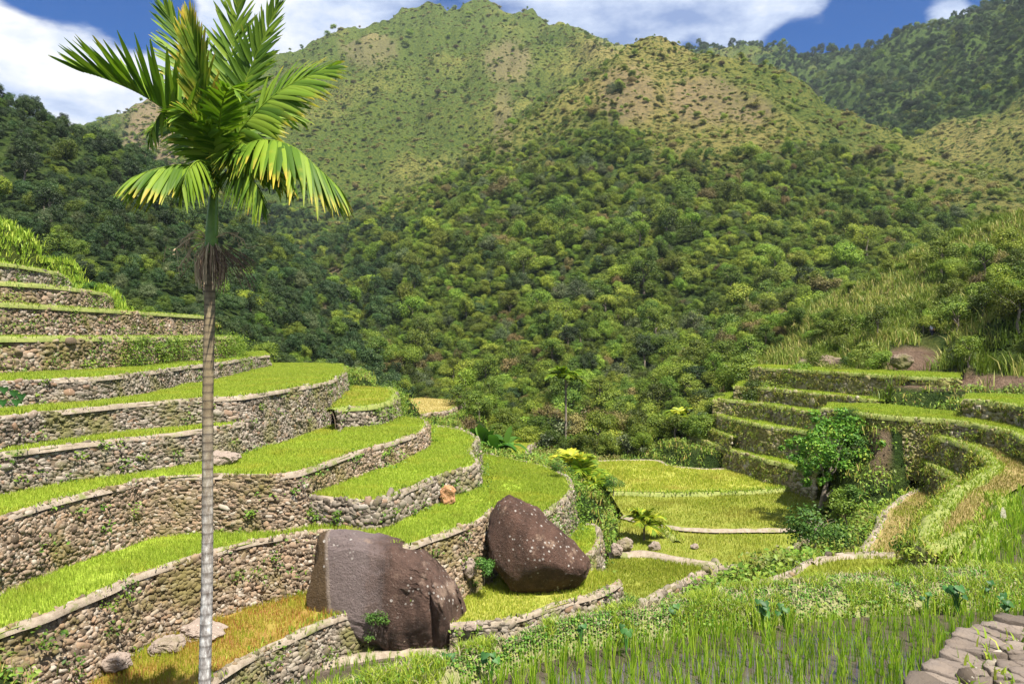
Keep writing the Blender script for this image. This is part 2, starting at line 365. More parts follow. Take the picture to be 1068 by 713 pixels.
# the two flooded ponds and the grassy bank between them
hF = -3.0
POND_F = [P(x, y, hF)[:2] for x, y in [(455, 735), (500, 713), (560, 692), (620, 678), (683, 669), (788, 654), (900, 643), (1000, 638), (1068, 637), (1160, 637), (1160, 820), (430, 820)]]
hB = -6.3
POND_B = [P(x, y, hB)[:2] for x, y in [(230, 740), (300, 706), (364, 687), (434, 678.5), (478, 676), (536, 669), (571, 665), (620, 655), (640, 700), (560, 760), (400, 800), (250, 790)]]
hK = -2.95
POND_K = [P(x, y, hK)[:2] for x, y in [(990, 606), (1036, 560), (1046, 522), (1068, 508), (1160, 500), (1160, 606), (1068, 604)]]
FIELDS = [(t['polyw'], t['h'] * S) for t in T] + [(POND_F, hF * S), (POND_B, hB * S), (POND_K, hK * S)]

# ------------------------------------------------------------------ the lie of the land
CP = []
for poly, z in FIELDS:
    xs = [p[0] for p in poly]; ys = [p[1] for p in poly]
    gx, gy = np.meshgrid(np.arange(min(xs), max(xs), 1.6), np.arange(min(ys), max(ys), 1.6))
    gx = gx.ravel(); gy = gy.ravel(); k = in_poly(gx, gy, poly)
    CP += [(x, y, z - .45) for x, y in zip(gx[k], gy[k])]
    CP += [(p[0], p[1], z - .45) for p in poly]
for t in T:
    for p in smooth_line(t['rimw'], 1.5)[0][1:-1]:
        pass
gp = [(690, 17, -7), (760, 18, -7), (830, 19.5, -6.8), (880, 22, -6.3), (905, 26, -5.4), (640, 15.5, -7), (600, 14, -6.8), (210, 9, -6.4), (150, 10, -6.4), (100, 9.5, -6.4), (300, 9, -6.5), (0, 8, -6.2), (420, 10.5, -6.5), (520, 12, -6.6), (600, 11.5, -6.5), (660, 12.5, -6.6),
      (480, 47, -7.6), (530, 46, -7.3), (580, 46, -7.3), (622, 46.5, -7.5), (662, 47, -7.7), (700, 47, -7.6), (745, 47, -7.4), (480, 54, -10.5), (540, 53, -10.5), (600, 53, -10.5), (650, 54, -10.5), (700, 53, -10), (750, 53, -9), (480, 61, -14), (540, 61, -14), (600, 61, -14), (660, 61, -14), (720, 61, -13), (780, 60, -10), (440, 36, -5.3), (470, 35, -5.6), (425, 33.5, -4.9), (490, 40, -5.6), (400, 37, -4.6), (455, 33, -5.0), (615, 34, -5.7), (622, 28, -6.05), (630, 25, -6.35), (600, 36, -5.9), (585, 40, -6.2),
      (300, 49, -5.5), (360, 48, -6), (440, 49, -7.5), (500, 44, -7.0), (540, 48, -7.5), (600, 49, -8.0), (650, 46, -7.4), (700, 44, -7.0), (740, 44, -6.8), (760, 49, -7.6), (560, 41, -6.9), (600, 41, -6.8), (640, 41, -6.8), (680, 41, -6.7), (720, 41, -6.6),
      (500, 36, -5.9), (520, 34, -5.8), (880, 30, -4.2), (900, 24.5, -4.2), (925, 23, -4.3), (870, 26, -5.4), (905, 22, -5.0), (850, 33, -4.6), (840, 31, -5.6)]
CP += [PZ(*g) for g in gp]
for g in [(-60, 190, 50), (0, 234, 51), (25, 250, 51), (50, 270, 53), (75, 284, 55), (100, 302, 58), (115, 316, 60), (20, 244, 56), (60, 272, 58), (130, 335, 60), (-90, 240, 42), (0, 273, 45), (60, 290, 48), (-160, 150, 52), (180, 352, 62), (230, 372, 64),
          (1068, 392, 43), (1000, 390, 46), (950, 372, 54), (940, 366, 60), (975, 380, 50), (1010, 380, 50), (1068, 330, 56), (1150, 340, 46), (1150, 270, 62), (870, 376, 56), (905, 380, 54), (840, 376, 62), (825, 371, 66), (800, 377, 66), (920, 350, 66), (1000, 345, 64), (860, 352, 72), (955, 370, 72), (966, 370, 72), (975, 370, 72), (990, 369, 72), (972, 362, 79), (955, 360, 79), (990, 358, 79), (1230, 330, 40)]:
    CP.append(PD(*g))
CP += [(0, 0, -2.4), (4, 2, -2.4), (-4, 2, -3.0), (9, 3, -3), (12, 8, -2.5), (-8, 5, -7), (-14, 6, -7), (0, -8, -2)]
CP = np.array(CP)
def near_h(x, y):
    out = np.empty(x.shape); fl = x.ravel(); fy = y.ravel(); o = out.ravel()
    for i in range(0, len(fl), 20000):
        d2 = (fl[i:i + 20000, None] - CP[None, :, 0]) ** 2 + (fy[i:i + 20000, None] - CP[None, :, 1]) ** 2 + .05
        w = d2 ** -2.3
        o[i:i + 20000] = (w * CP[None, :, 2]).sum(1) / w.sum(1)
    return o.reshape(x.shape)
RIDGES = [  # (pixel x, pixel y, depth) crest points, flank slope
    ([(-260, 90, 800), (-60, 150, 800), (75, 138, 800), (130, 116, 810), (180, 94, 830), (240, 72, 860), (300, 50, 900), (400, 18, 960), (470, 3, 1000), (505, 1, 1000), (545, 10, 960), (585, 27, 860), (618, 46, 740), (640, 64, 620), (655, 70, 540), (672, 58, 480), (692, 48, 450), (735, 60, 440), (765, 70, 430), (800, 95, 420), (830, 113, 410), (880, 138, 380), (920, 155, 355), (960, 178, 330), (1010, 203, 300), (1058, 230, 265), (1130, 268, 220)], .72),
    ([(692, 50, 450), (655, 150, 345), (630, 250, 262), (610, 340, 190), (600, 420, 132)], .55),
    ([(505, 0, 1000), (470, 62, 880), (430, 135, 760), (392, 205, 640), (350, 275, 520), (325, 330, 420), (305, 372, 300)], .85),
    ([(300, 50, 900), (290, 110, 790), (280, 180, 670), (265, 250, 540), (250, 320, 420)], .9), ([(400, 18, 960), (375, 90, 830), (345, 170, 690), (315, 240, 560)], 1.0), ([(585, 27, 860), (545, 80, 760), (500, 140, 670), (450, 200, 580)], 1.0),
    ([(150, 107, 815), (160, 180, 680), (190, 260, 520)], .9),
    ([(830, 113, 410), (790, 200, 320), (760, 290, 235), (735, 380, 160), (720, 425, 120)], .55),
    ([(960, 178, 330), (900, 250, 250), (850, 320, 175), (810, 385, 120)], .5),
    ([(500, 30, 1500), (560, 22, 1350), (600, 34, 1300), (660, 46, 1250), (740, 50, 1200), (790, 46, 1150), (860, 55, 1100), (930, 48, 1000), (985, 22, 900), (1068, 0, 800), (1160, -30, 720), (1300, -80, 640)], .62),
    ([(1068, 0, 800), (1000, 90, 700), (930, 140, 620)], .55),
    ([(-420, 40, 170), (-160, 70, 170), (0, 122, 180), (40, 136, 195), (80, 154, 210), (130, 182, 225), (180, 222, 240), (230, 268, 240), (290, 330, 230), (330, 375, 200)], .75),
    ([(0, 122, 180), (60, 210, 150), (120, 290, 120), (160, 345, 100)], .6),
    ([(1300, 150, 90), (1180, 195, 95), (1068, 244, 98), (1000, 274, 102), (920, 312, 106), (850, 346, 108), (812, 372, 106)], .8),
    ([(1068, 244, 98), (1040, 320, 75), (1030, 372, 56)], .7),
]
def far_h(x, y):
    x = np.asarray(x, float); y = np.asarray(y, float)
    r = np.hypot(x, y)
    z = -26 + 8 * fbm(x / 90, y / 90, 3, 3)
    acc = np.full(x.shape, -1e9)
    wx = x + 14 * fbm(x / 70, y / 70, 21, 4) * sstep(90, 260, r); wy = y + 14 * fbm(x / 70 + 5, y / 70, 33, 4) * sstep(90, 260, r)
    for line, slope in RIDGES:
        w = [PD(*p) for p in line]
        for a, b in zip(w[:-1], w[1:]):
            bx, by = b[0] - a[0], b[1] - a[1]; L = bx * bx + by * by
            t = np.clip(((wx - a[0]) * bx + (wy - a[1]) * by) / L, 0, 1)
            d = np.hypot(wx - a[0] - t * bx, wy - a[1] - t * by)
            hh = a[2] + t * (b[2] - a[2]) - slope * (np.sqrt(d * d + 36) - 6)
            k = 4.0
            hi = np.maximum(acc, hh); lo = np.minimum(acc, hh)
            acc = hi + k * np.log1p(np.exp(np.clip((lo - hi) / k, -40, 0))) * .6
    z = np.maximum(z, acc)
    amp = np.clip(r / 220, .25, 2.6)
    rid = 1 - np.abs(fbm(x / 46 + 3, y / 60, 51, 4)) * 2.2
    return z + amp * (3.0 * fbm(x / 24, y / 24, 8, 5) + 5.0 * (rid - .6) + .8 * fbm(x / 7, y / 7, 29, 3)) + np.clip((r - 250) / 300, 0, 1.5) * 9 * (-.55 + np.abs(fbm((x + .5 * y) / 95 + 7, (y - .5 * x) / 300, 57, 3)) * 2.2)
def ground_h(x, y):
    x = np.asarray(x, float); y = np.asarray(y, float); r = np.hypot(x, y)
    w = 1 - sstep(66, 96, r)
    z = np.zeros(x.shape); m = w > 0
    if m.any(): z[m] += w[m] * near_h(x[m], y[m])
    m = w < 1
    if m.any(): z[m] += (1 - w[m]) * far_h(x[m], y[m])
    z += (.10 * fbm(x / 1.3, y / 1.3, 77, 3)) * (r < 120)
    m = r < 75
    xm, ym, zm = x[m], y[m], z[m]
    for poly, hz in FIELDS:
        xs = [p[0] for p in poly]; ys = [p[1] for p in poly]
        bb = (xm > min(xs) - 1) & (xm < max(xs) + 1) & (ym > min(ys) - 1) & (ym < max(ys) + 1)
        if not bb.any(): continue
        ins = in_poly(xm[bb], ym[bb], poly) | (seg_dist(xm[bb], ym[bb], poly, True) < .75)
        zz = zm[bb]; zz[ins] = np.minimum(zz[ins], hz - .28); zm[bb] = zz
    z[m] = zm
    return z
rr = np.concatenate([np.arange(1.5, 75, .45), 75 * 1.0125 ** np.arange(0, 262)])
az = np.radians(np.linspace(-58, 58, 860))
RR, AZ = np.meshgrid(rr, az, indexing='ij')
GX, GY = RR * np.sin(AZ), RR * np.cos(AZ)
GZ = ground_h(GX, GY)
def ground_at(x, y):
    """height of the built sheet (bilinear in the polar grid)"""
    r = np.hypot(x, y); a = np.arctan2(x, y)
    fi = np.interp(r, rr, np.arange(len(rr))); fj = np.clip((a - az[0]) / (az[1] - az[0]), 0, len(az) - 1.001)
    i = np.clip(fi.astype(int), 0, len(rr) - 2); j = fj.astype(int); u = fi - i; v = fj - j
    return (GZ[i, j] * (1 - u) + GZ[i + 1, j] * u) * (1 - v) + (GZ[i, j + 1] * (1 - u) + GZ[i + 1, j + 1] * u) * v
ELEV = np.maximum.accumulate(GZ / RR, axis=0)           # line of sight from the viewpoint
def seen(x, y, ztop):
    r = np.hypot(x, y); a = np.arctan2(x, y)
    i = np.clip(np.searchsorted(rr, r * .985) - 1, 0, len(rr) - 1); j = np.clip(np.round((a - az[0]) / (az[1] - az[0])).astype(int), 0, len(az) - 1)
    return ztop / r > ELEV[i, j] - .002
# cover: how much grass, bare earth and wood grows where
GPX, GPY = to_px(GX, GY, GZ)
def grassy(px, py, x, y):
    """1 on the grassy upper slopes, 0 in the woods"""
    lim = np.interp(px, [0, 250, 330, 400, 470, 560, 640, 690, 740, 820, 900, 1000, 1068], [120, 150, 225, 225, 185, 150, 120, 175, 195, 150, 175, 205, 225])
    lim = lim + 30 * fbm(x / 35, y / 35, 91, 4) + 16 * fbm(x / 11, y / 11, 95, 3)
    g = sstep(48, -40, py - lim)
    r = np.hypot(x, y)
    right_back = sstep(560, 640, r) * (px > 700)
    g = np.where(right_back > .5, sstep(.05, .5, fbm(x / 60 + 9, y / 60, 15, 4)) * .8, g)
    left_hill = (px < 340) & (r < 300)
    g = np.where(left_hill, np.where((px < 160) & (r < 68), 1., 0.), g)
    hill = (px > 790) & (r < 135) & (r > 60)
    g = np.where(hill, np.clip(.5 + 1.0 * fbm(x / 9, y / 9, 37, 3) + (py < 330) * .25 - (px > 980) * (py > 275) * .9, 0, 1), g)
    return g
cover = grassy(GPX, GPY, GX, GY)
tan = np.clip(.45 + 1.1 * fbm(GX / 55, GY / 55, 61, 4) + .5 * sstep(150, 40, np.abs(GPX - 700)) * sstep(190, 90, GPY) + .35 * ((GPX > 790) & (RR < 135)) - .28 * sstep(640, 580, GPX) * (RR > 250) - .25 * (RR > 700), 0, 1)
dirt = np.zeros_like(GX)
def blob(px, py, rx, ry, d0, d1, a=1.):
    global dirt
    q = ((GPX - px) / rx) ** 2 + ((GPY - py) / ry) ** 2
    dirt = np.maximum(dirt, a * sstep(1.5, .5, q + .5 * fbm(GX / 2.5, GY / 2.5, 71, 3)) * ((RR > d0) & (RR < d1)))
for b in [(950, 376, 34, 14, 40, 80), (1000, 398, 80, 9, 36, 70), (855, 378, 28, 9, 48, 80, .8), (917, 470, 12, 34, 24, 48, .7), (345, 290, 12, 40, 150, 700, .8), (735, 105, 40, 25, 300, 600, .6), (655, 100, 30, 30, 300, 600, .55), (780, 115, 26, 14, 300, 600, .6), (385, 50, 30, 20, 400, 900, .4), (165, 140, 35, 45, 300, 900, .8), (150, 160, 30, 20, 300, 900, .8), (530, 65, 25, 22, 400, 900, .5), (525, 130, 10, 40, 300, 900, .4)]:
    blob(*b)
dirt *= np.where(RR > 140, .75, 1.0)
def hills_mat(nt):
    g = ramp(nt, [(0, (.055, .085, .014)), (.4, (.095, .118, .022)), (.7, (.175, .168, .042)), (1, (.23, .185, .065))])
    n = noise_tex(nt, .10, 10, .8)
    nt.links.new(mathn(nt, 'ADD', mathn(nt, 'MULTIPLY', attr(nt, 'tan'), .65), mathn(nt, 'MULTIPLY', n, .5)), g.inputs[0])
    wood = ramp(nt, [(.3, (.04, .07, .016)), (.7, (.08, .115, .025))]); nt.links.new(noise_tex(nt, .3, 6, .7), wood.inputs[0])
    c = mixc(nt, attr(nt, 'grass'), wood.outputs[0], g.outputs[0])
    c = mixc(nt, maprange(nt, noise_tex(nt, .45, 6, .7), .47, .58, 0, .8), c, (.024, .050, .010))
    e = ramp(nt, [(.3, (.17, .105, .068)), (.7, (.32, .225, .16))]); nt.links.new(noise_tex(nt, .9, 6, .7), e.inputs[0])
    c = mixc(nt, attr(nt, 'dirt'), c, e.outputs[0])
    return c, noise_tex(nt, .35, 8, .8), 1.0, 2.6
HILLS = surface('hill_ground', hills_mat, .95, .1)
n0, n1 = len(rr), len(az)
idx = np.arange(n0 * n1).reshape(n0, n1)
quads = np.stack([idx[:-1, :-1], idx[:-1, 1:], idx[1:, 1:], idx[1:, :-1]], -1).reshape(-1, 4)[:, ::-1]
gnd = new_obj('ground', np.stack([GX, GY, GZ], -1).reshape(-1, 3), quads, HILLS, {'grass': cover.ravel(), 'tan': tan.ravel(), 'dirt': dirt.ravel()}, smooth=True, kind='structure')
# ------------------------------------------------------------------ fields, walls, rice
def field_mat(name, c1, c2, c3):
    def build(nt):
        r = ramp(nt, [(.25, c1), (.5, c2), (.75, c3)]); nt.links.new(noise_tex(nt, .8, 7, .75), r.inputs[0])
        return r.outputs[0], noise_tex(nt, 14, 4, .7), .6, .05
    return surface(name, build, .9, .15)
FM = {'bright': field_mat('green_paddy_soil', (.16, .24, .02), (.22, .30, .03), (.27, .31, .05)),
      'yellow': field_mat('yellow_green_paddy_soil', (.20, .23, .035), (.27, .28, .05), (.32, .29, .08)),
      'reddish': field_mat('reddish_paddy_soil', (.19, .10, .035), (.24, .16, .04), (.24, .21, .04)),
      'olive': field_mat('olive_paddy_soil', (.13, .16, .025), (.18, .20, .03), (.23, .21, .05)),
      'tan': field_mat('tan_paddy_soil', (.15, .12, .045), (.23, .18, .07), (.30, .23, .10)),
      'dry': field_mat('straw_paddy_soil', (.26, .22, .08), (.34, .28, .11), (.38, .30, .13))}
RM = {'bright': foliage('bright_rice', [(0, (.24, .335, .03)), (.5, (.31, .40, .04)), (1, (.39, .45, .07))], .4, .06, patch=(.5, (.40, .41, .05), .5, .75)),
      'yellow': foliage('yellowing_rice', [(0, (.22, .31, .025)), (.5, (.34, .40, .04)), (1, (.47, .46, .08))], .4, .06, patch=(.3, (.40, .36, .07), .48, .7)),
      'reddish': foliage('reddish_rice', [(0, (.30, .10, .04)), (.3, (.34, .17, .045)), (.55, (.30, .25, .03)), (1, (.33, .38, .035))], .35, .06, patch=(.45, (.30, .33, .03), .5, .62)),
      'olive': foliage('olive_rice', [(0, (.18, .25, .02)), (.5, (.27, .33, .03)), (1, (.37, .37, .06))], .4, .06, patch=(.25, (.30, .29, .05), .46, .7)),
      'tan': foliage('stubble_rice', [(0, (.14, .19, .02)), (.3, (.24, .22, .05)), (.65, (.32, .25, .09)), (1, (.40, .31, .13))], .3, .06, patch=(.35, (.23, .27, .03), .52, .66)),
      'dry': foliage('straw_rice', [(0, (.40, .33, .09)), (1, (.50, .40, .16))], .3, .06)}
STY = {'bright': (.15, 10, 1.0), 'yellow': (.17, 9, .9), 'reddish': (.18, 9, .8), 'olive': (.16, 8, .9), 'tan': (.10, 6, .7), 'dry': (.11, 6, .8)}
def field_points(poly, sp, rng, edge=None, gap=.14, thin=.55):
    xs = [p[0] for p in poly]; ys = [p[1] for p in poly]
    gx, gy = np.meshgrid(np.arange(min(xs), max(xs), sp), np.arange(min(ys), max(ys), sp))
    gx = gx.ravel() + rng.normal(0, sp * .16, gx.size); gy = gy.ravel() + rng.normal(0, sp * .16, gy.size)
    k = in_poly(gx, gy, poly); gx, gy = gx[k], gy[k]
    k = (np.abs(gx / np.maximum(gy, .1)) < .78) & (rng.uniform(0, 1, gx.size) > thin * sstep(.12, .42, fbm(gx / 1.1, gy / 1.1, 53, 3))); gx, gy = gx[k], gy[k]
    if edge is not None:
        k = seg_dist(gx, gy, edge) > gap; gx, gy = gx[k], gy[k]
    return gx, gy
def rice(key, poly, z, style, sp, nb, h, rng, edge=None, wid=None, lean=.42, spread=.04):
    gx, gy = field_points(poly, sp, rng, edge, thin=.1 if style == 'young' else .55)
    if not len(gx): return None
    hh = h * (.55 + .9 * vnoise(gx / 1.7, gy / 1.7, 5)) * rng.uniform(.8, 1.2, len(gx))
    base = np.stack([gx, gy, np.full(len(gx), z)], 1)
    B = np.repeat(base, nb, 0); B[:, :2] += rng.normal(0, spread, (len(B), 2))
    H = np.repeat(hh, nb) * rng.uniform(.7, 1.1, len(B))
    W = wid if wid is not None else np.clip(.0007 * np.hypot(B[:, 0], B[:, 1]), .010, .035)
    V, Q, Tt, r, t = blades(B, H, W, lean, rng)
    return new_obj('rice_plants', V, [Q, Tt], RM[style], {'rnd': r}, kind='stuff')
ST1, ST1F = stone_templates(10, ICO1, 31)
ST2, ST2F = stone_templates(8, ICO2, 77)
WALLGEO = {}
def stones_bag(bag, centers, dims, U, Nn, rng, fine):
    tm, tf = ST1, ST1F
    n = len(centers); pick = rng.integers(0, len(tm), n)
    ang = rng.normal(0, .30, n); tip = rng.normal(0, .3, n)
    up = np.array([0, 0, 1.0])
    for k in range(len(tm)):
        m = np.where(pick == k)[0]
        if not len(m): continue
        u = U[m]; nn = Nn[m]; w = np.cross(nn, u)
        ca, sa = np.cos(ang[m])[:, None], np.sin(ang[m])[:, None]
        u2 = u * ca + w * sa; w2 = -u * sa + w * ca
        ct, st = np.cos(tip[m])[:, None], np.sin(tip[m])[:, None]
        n2 = nn * ct + w2 * st; w3 = -nn * st + w2 * ct
        v = tm[k] * rng.choice([-1, 1])
        D = dims[m]
        loc = centers[m][:, None, :] + (v[None, :, 0:1] * D[:, None, 0:1]) * u2[:, None, :] + (v[None, :, 1:2] * D[:, None, 1:2]) * n2[:, None, :] + (v[None, :, 2:3] * D[:, None, 2:3]) * w3[:, None, :]
        nv = len(v); F = tf if True else tf
        FF = (np.arange(len(m)) * nv)[:, None, None] + F[None]
        bag.add(loc.reshape(-1, 3), FF.reshape(-1, 3), rnd=np.repeat(rng.uniform(0, 1, len(m)), nv))
def make_wall(t):
    rng = np.random.default_rng(abs(hash(t['key'].encode().hex())) % 1000 if False else sum(map(ord, t['key'])) * 13)
    rim, s = smooth_line(t['rimw'], .25)
    rim[:, :2] += (np.stack([fbm(s / 2.2, s * 0, 41, 3), fbm(s / 2.2 + 50, s * 0, 43, 3)], 1)) * .10
    z0 = t['h'] * S; z1 = t['foot'] * S - .25
    Tn = np.gradient(rim, axis=0); Tn[:, 2] = 0; Tn /= np.linalg.norm(Tn, axis=1)[:, None] + 1e-9
    Nr = np.stack([Tn[:, 1], -Tn[:, 0], np.zeros(len(Tn))], 1)
    batter = .17
    Ht = z0 - z1
    topw = .05 * fbm(s / 1.3, s * 0 + 7, 47, 3)
    WALLGEO[t['key']] = (rim, s, Tn, Nr, z0, z1, batter)
    mat = {'grey': STONE_GREY, 'rust': STONE_RUST, 'mossy': STONE_MOSSY}[t['wall']]
    bag = Bag()
    near = rim[:, 1].min() < 24
    sz = t['stone'] * (.50 if near else .72)
    C, D, U, NN = [], [], [], []
    y = z1
    while y < z0 + .02:
        rh = sz * .72 * rng.uniform(.8, 1.25)
        pos = rng.uniform(0, sz)
        while pos < s[-1]:
            wl = sz * np.clip(np.exp(rng.normal(0, .42)), .45, 1.9)
            big = rng.random() < .04
            if big: wl *= 1.6
            q = pos + wl / 2
            if q > s[-1]: break
            i = min(int(q / s[-1] * (len(s) - 1)), len(s) - 1)
            if abs(rim[i, 0] / rim[i, 1]) < .80:
                hh = rh * rng.uniform(.8, 1.5) * (1.8 if big else 1)
                yy = y + rh / 2 + rng.normal(0, rh * .3) + .10 * math.sin(q * .9 + t['h']) * .5
                off = (z0 - yy) * batter + rng.normal(0, .022) - .05 + .16 * (fbm(np.array([q / 1.6]), np.array([yy / 1.1]), 19, 3)[0])
                if yy < z0 + .03:
                    fi = q / s[-1] * (len(s) - 1) - i; i2 = min(i + 1, len(s) - 1)
                    C.append((rim[i, 0] * (1 - fi) + rim[i2, 0] * fi + Nr[i, 0] * off, rim[i, 1] * (1 - fi) + rim[i2, 1] * fi + Nr[i, 1] * off, yy))
                    D.append((wl * 1.3, sz * rng.uniform(.75, 1.15) * (1.4 if big else 1), hh * 1.3)); U.append(Tn[i]); NN.append(Nr[i])
            pos += wl * .97
        y += rh * .95
    stones_bag(bag, np.array(C), np.array(D), np.array(U), np.array(NN), rng, near)
    w = bag.obj('stone_wall', mat, smooth=False)
    tag(w, t['label'], 'stone wall', 'dry-stone terrace walls')
    # earth packed behind the stones
    rows = 5; V = []
    for k in range(rows):
        f = k / (rows - 1); zz = z0 - .03 + (z1 - z0 + .03) * f
        o = (z0 - zz) * batter - .10 - .05 * (k == 0) + .03 * fbm(s / .9, s * 0 + k * 3., 23, 2)
        V.append(np.stack([rim[:, 0] + Nr[:, 0] * o, rim[:, 1] + Nr[:, 1] * o, np.full(len(s), zz)], 1))
    V = np.stack(V); m = len(s); ii = np.arange(rows * m).reshape(rows, m)
    q = np.stack([ii[:-1, :-1], ii[1:, :-1], ii[1:, 1:], ii[:-1, 1:]], -1).reshape(-1, 4)
    new_obj('earth_core', V.reshape(-1, 3), q, EARTH, parent=w, smooth=True)
    return w
def ribbon(name, rim, Nr, s, z, prof, mat, parent=None, seed=1, jit=.05, **kw):
    """mounded strip along a rim: prof = [(offset outward, height)]"""
    m = len(s); V = []
    for k, (o, h) in enumerate(prof):
        oo = o + jit * fbm(s / .7, s * 0 + k * 7., seed, 3); hh = h + (jit * .7 * fbm(s / .5, s * 0 + k * 5., seed + 9, 3) if 0 < k < len(prof) - 1 else 0)
        V.append(np.stack([rim[:, 0] + Nr[:, 0] * oo, rim[:, 1] + Nr[:, 1] * oo, z + hh + 0 * s], 1))
    V = np.stack(V); ii = np.arange(len(prof) * m).reshape(len(prof), m)
    q = np.stack([ii[:-1, :-1], ii[1:, :-1], ii[1:, 1:], ii[:-1, 1:]], -1).reshape(-1, 4)
    return new_obj(name, V.reshape(-1, 3), q, mat, parent=parent, smooth=True, **kw)
def frame_of(line, step=.2):
    rim, s = smooth_line(line, step)
    Tn = np.gradient(rim, axis=0); Tn[:, 2] = 0; Tn /= np.linalg.norm(Tn, axis=1)[:, None] + 1e-9
    return rim, s, Tn, np.stack([Tn[:, 1], -Tn[:, 0], np.zeros(len(Tn))], 1)
COPE = {'mud': (MUD, [(.05, -.10), (.015, .02), (-.06, .055), (-.16, .04), (-.26, -.05)]),
        'turf': (TURF_EDGE, [(.10, -.10), (.06, .06), (-.08, .12), (-.30, .09), (-.45, -.06)]),
        'grass': (TURF_EDGE, [(.10, -.10), (.06, .06), (-.08, .12), (-.30, .09), (-.45, -.06)])}
WEED = foliage('weed_leaves', [(0, (.05, .11, .015)), (.5, (.11, .20, .02)), (1, (.24, .31, .04))], .35, .2)
WEED_DRY = foliage('dry_weeds', [(0, (.12, .19, .022)), (.45, (.22, .29, .035)), (.75, (.31, .30, .06)), (.9, (.34, .22, .07)), (1, (.42, .39, .12))], .3, .2)
GRASS_EDGE = foliage('edge_grass', [(0, (.15, .25, .02)), (.6, (.28, .39, .035)), (1, (.42, .46, .07))], .4, .1)
def wall_weeds(t):
    rim, s, Tn, Nr, z0, z1, bt = WALLGEO[t['key']]
    rng = np.random.default_rng(sum(map(ord, t['key'])) * 7 + 1)
    area = s[-1] * (z0 - z1); n = int(area * t['weeds'] * (3.2 if t['wall'] == 'mossy' else 4.2))
    bag = Bag(); mossy = t['wall'] == 'mossy'
    for k in range(n):
        q = rng.uniform(0, s[-1]); i = min(int(q / s[-1] * (len(s) - 1)), len(s) - 1)
        if t['key'] == 'P5' and rim[i, 0] / rim[i, 1] < -.52 and rng.random() < .75: continue
        if not mossy and t['key'] != 'P5' and fbm(np.array([q / 2.5]), np.array([t['h'] * 3]), 13, 2)[0] < rng.uniform(-.5, .25): continue
        zz = z0 - (z0 - z1) * rng.uniform(0, 1) ** (1.3 if mossy else 1.0)
        o = (z0 - zz) * bt + .06
        c = np.array([rim[i, 0] + Nr[i, 0] * o, rim[i, 1] + Nr[i, 1] * o, zz])
        lush = t['key'] == 'P5'; m = rng.integers(30, 80) if lush else rng.integers(10, 34); rad = rng.uniform(.10, .30) * (2.0 if lush else 1.5 if t['weeds'] > 1 else 1)
        rad *= .55 if mossy else 1.; pts = c + rng.normal(0, 1, (m, 3)) * rad * np.array([.7, .7, .55]) + Nr[i] * rad * (.1 if mossy else .5)
        nrm = Nr[i] * .5 + np.array([0, 0, .8]) + rng.normal(0, .5, (m, 3))
        if mossy and rng.random() < .6:
            B = np.repeat(pts, 2, 0); V, Q, Tt, r, _ = blades(B, rng.uniform(.08, .22, len(B)), .03, .9, rng)
            bag.add(V, Q, rnd=r); bag.add(V, Tt, rnd=r)
        else:
            V, Tt, r = leaves(pts, nrm, rng.uniform(.06, .15, m), rng)
            bag.add(V, Tt, rnd=np.clip(r * .6 + rng.uniform(0, .4), 0, 1))
    if bag.n:
        bag.obj('wall_weeds', WEED_DRY if mossy else WEED, kind='stuff')
    if True:
        m = int(s[-1] * (30 if t['coping'] == 'grass' else 14 if t['coping'] == 'turf' else 7)); i = rng.integers(0, len(s), m)
        o = rng.uniform(-.4, .10, m)
        B = np.stack([rim[i, 0] + Nr[i, 0] * o, rim[i, 1] + Nr[i, 1] * o, np.full(m, z0 + .05)], 1)
        B = np.repeat(B, 4, 0); B[:, :2] += rng.normal(0, .06, (len(B), 2))
        V, Q, Tt, r, _ = blades(B, rng.uniform(.07, .20, len(B)), .03, .9, rng)
        new_obj('edge_grass', V, [Q, Tt], GRASS_EDGE, {'rnd': r}, kind='stuff')
for t in T:
    rng = np.random.default_rng(sum(map(ord, t['key'])))
    z = t['h'] * S; poly = t['polyw']
    V = [(x, y, z) for x, y in poly]
    me = bpy.data.meshes.new('rice_paddy'); me.from_pydata(V, [], [list(range(len(V)))]); me.materials.append(FM[t['style']])
    if me.polygons[0].normal.z < 0: me.flip_normals()
    o = bpy.data.objects.new('rice_paddy', me); COL.objects.link(o); tag(o, kind='structure')
    dmin = min(p[1] for p in poly)
    h, nb, sp = STY[t['style']]
    near = dmin < 30
    rice(t['key'], poly, z, t['style'], .105 if near else .17, nb - 2 if near else nb - 3, h * .9, rng, t['rimw'], spread=.05 if near else .09)
    if t['wall']:
        w = make_wall(t)
        rim, s, Tn, Nr, z0, z1, bt = WALLGEO[t['key']]
        cm, prof = COPE[t['coping']]
        ribbon('coping', rim, Nr, s, z0, prof, cm, parent=w, jit=.07, seed=sum(map(ord, t['key'])))
        wall_weeds(t)
    else:
        rim, s, Tn, Nr = frame_of(t['rimw'])
        o = ribbon('bund', rim, Nr, s, z, [(.30, -.35), (.13, .02), (0, .06), (-.12, .03), (-.25, -.06)], MUD, seed=5, kind='structure')
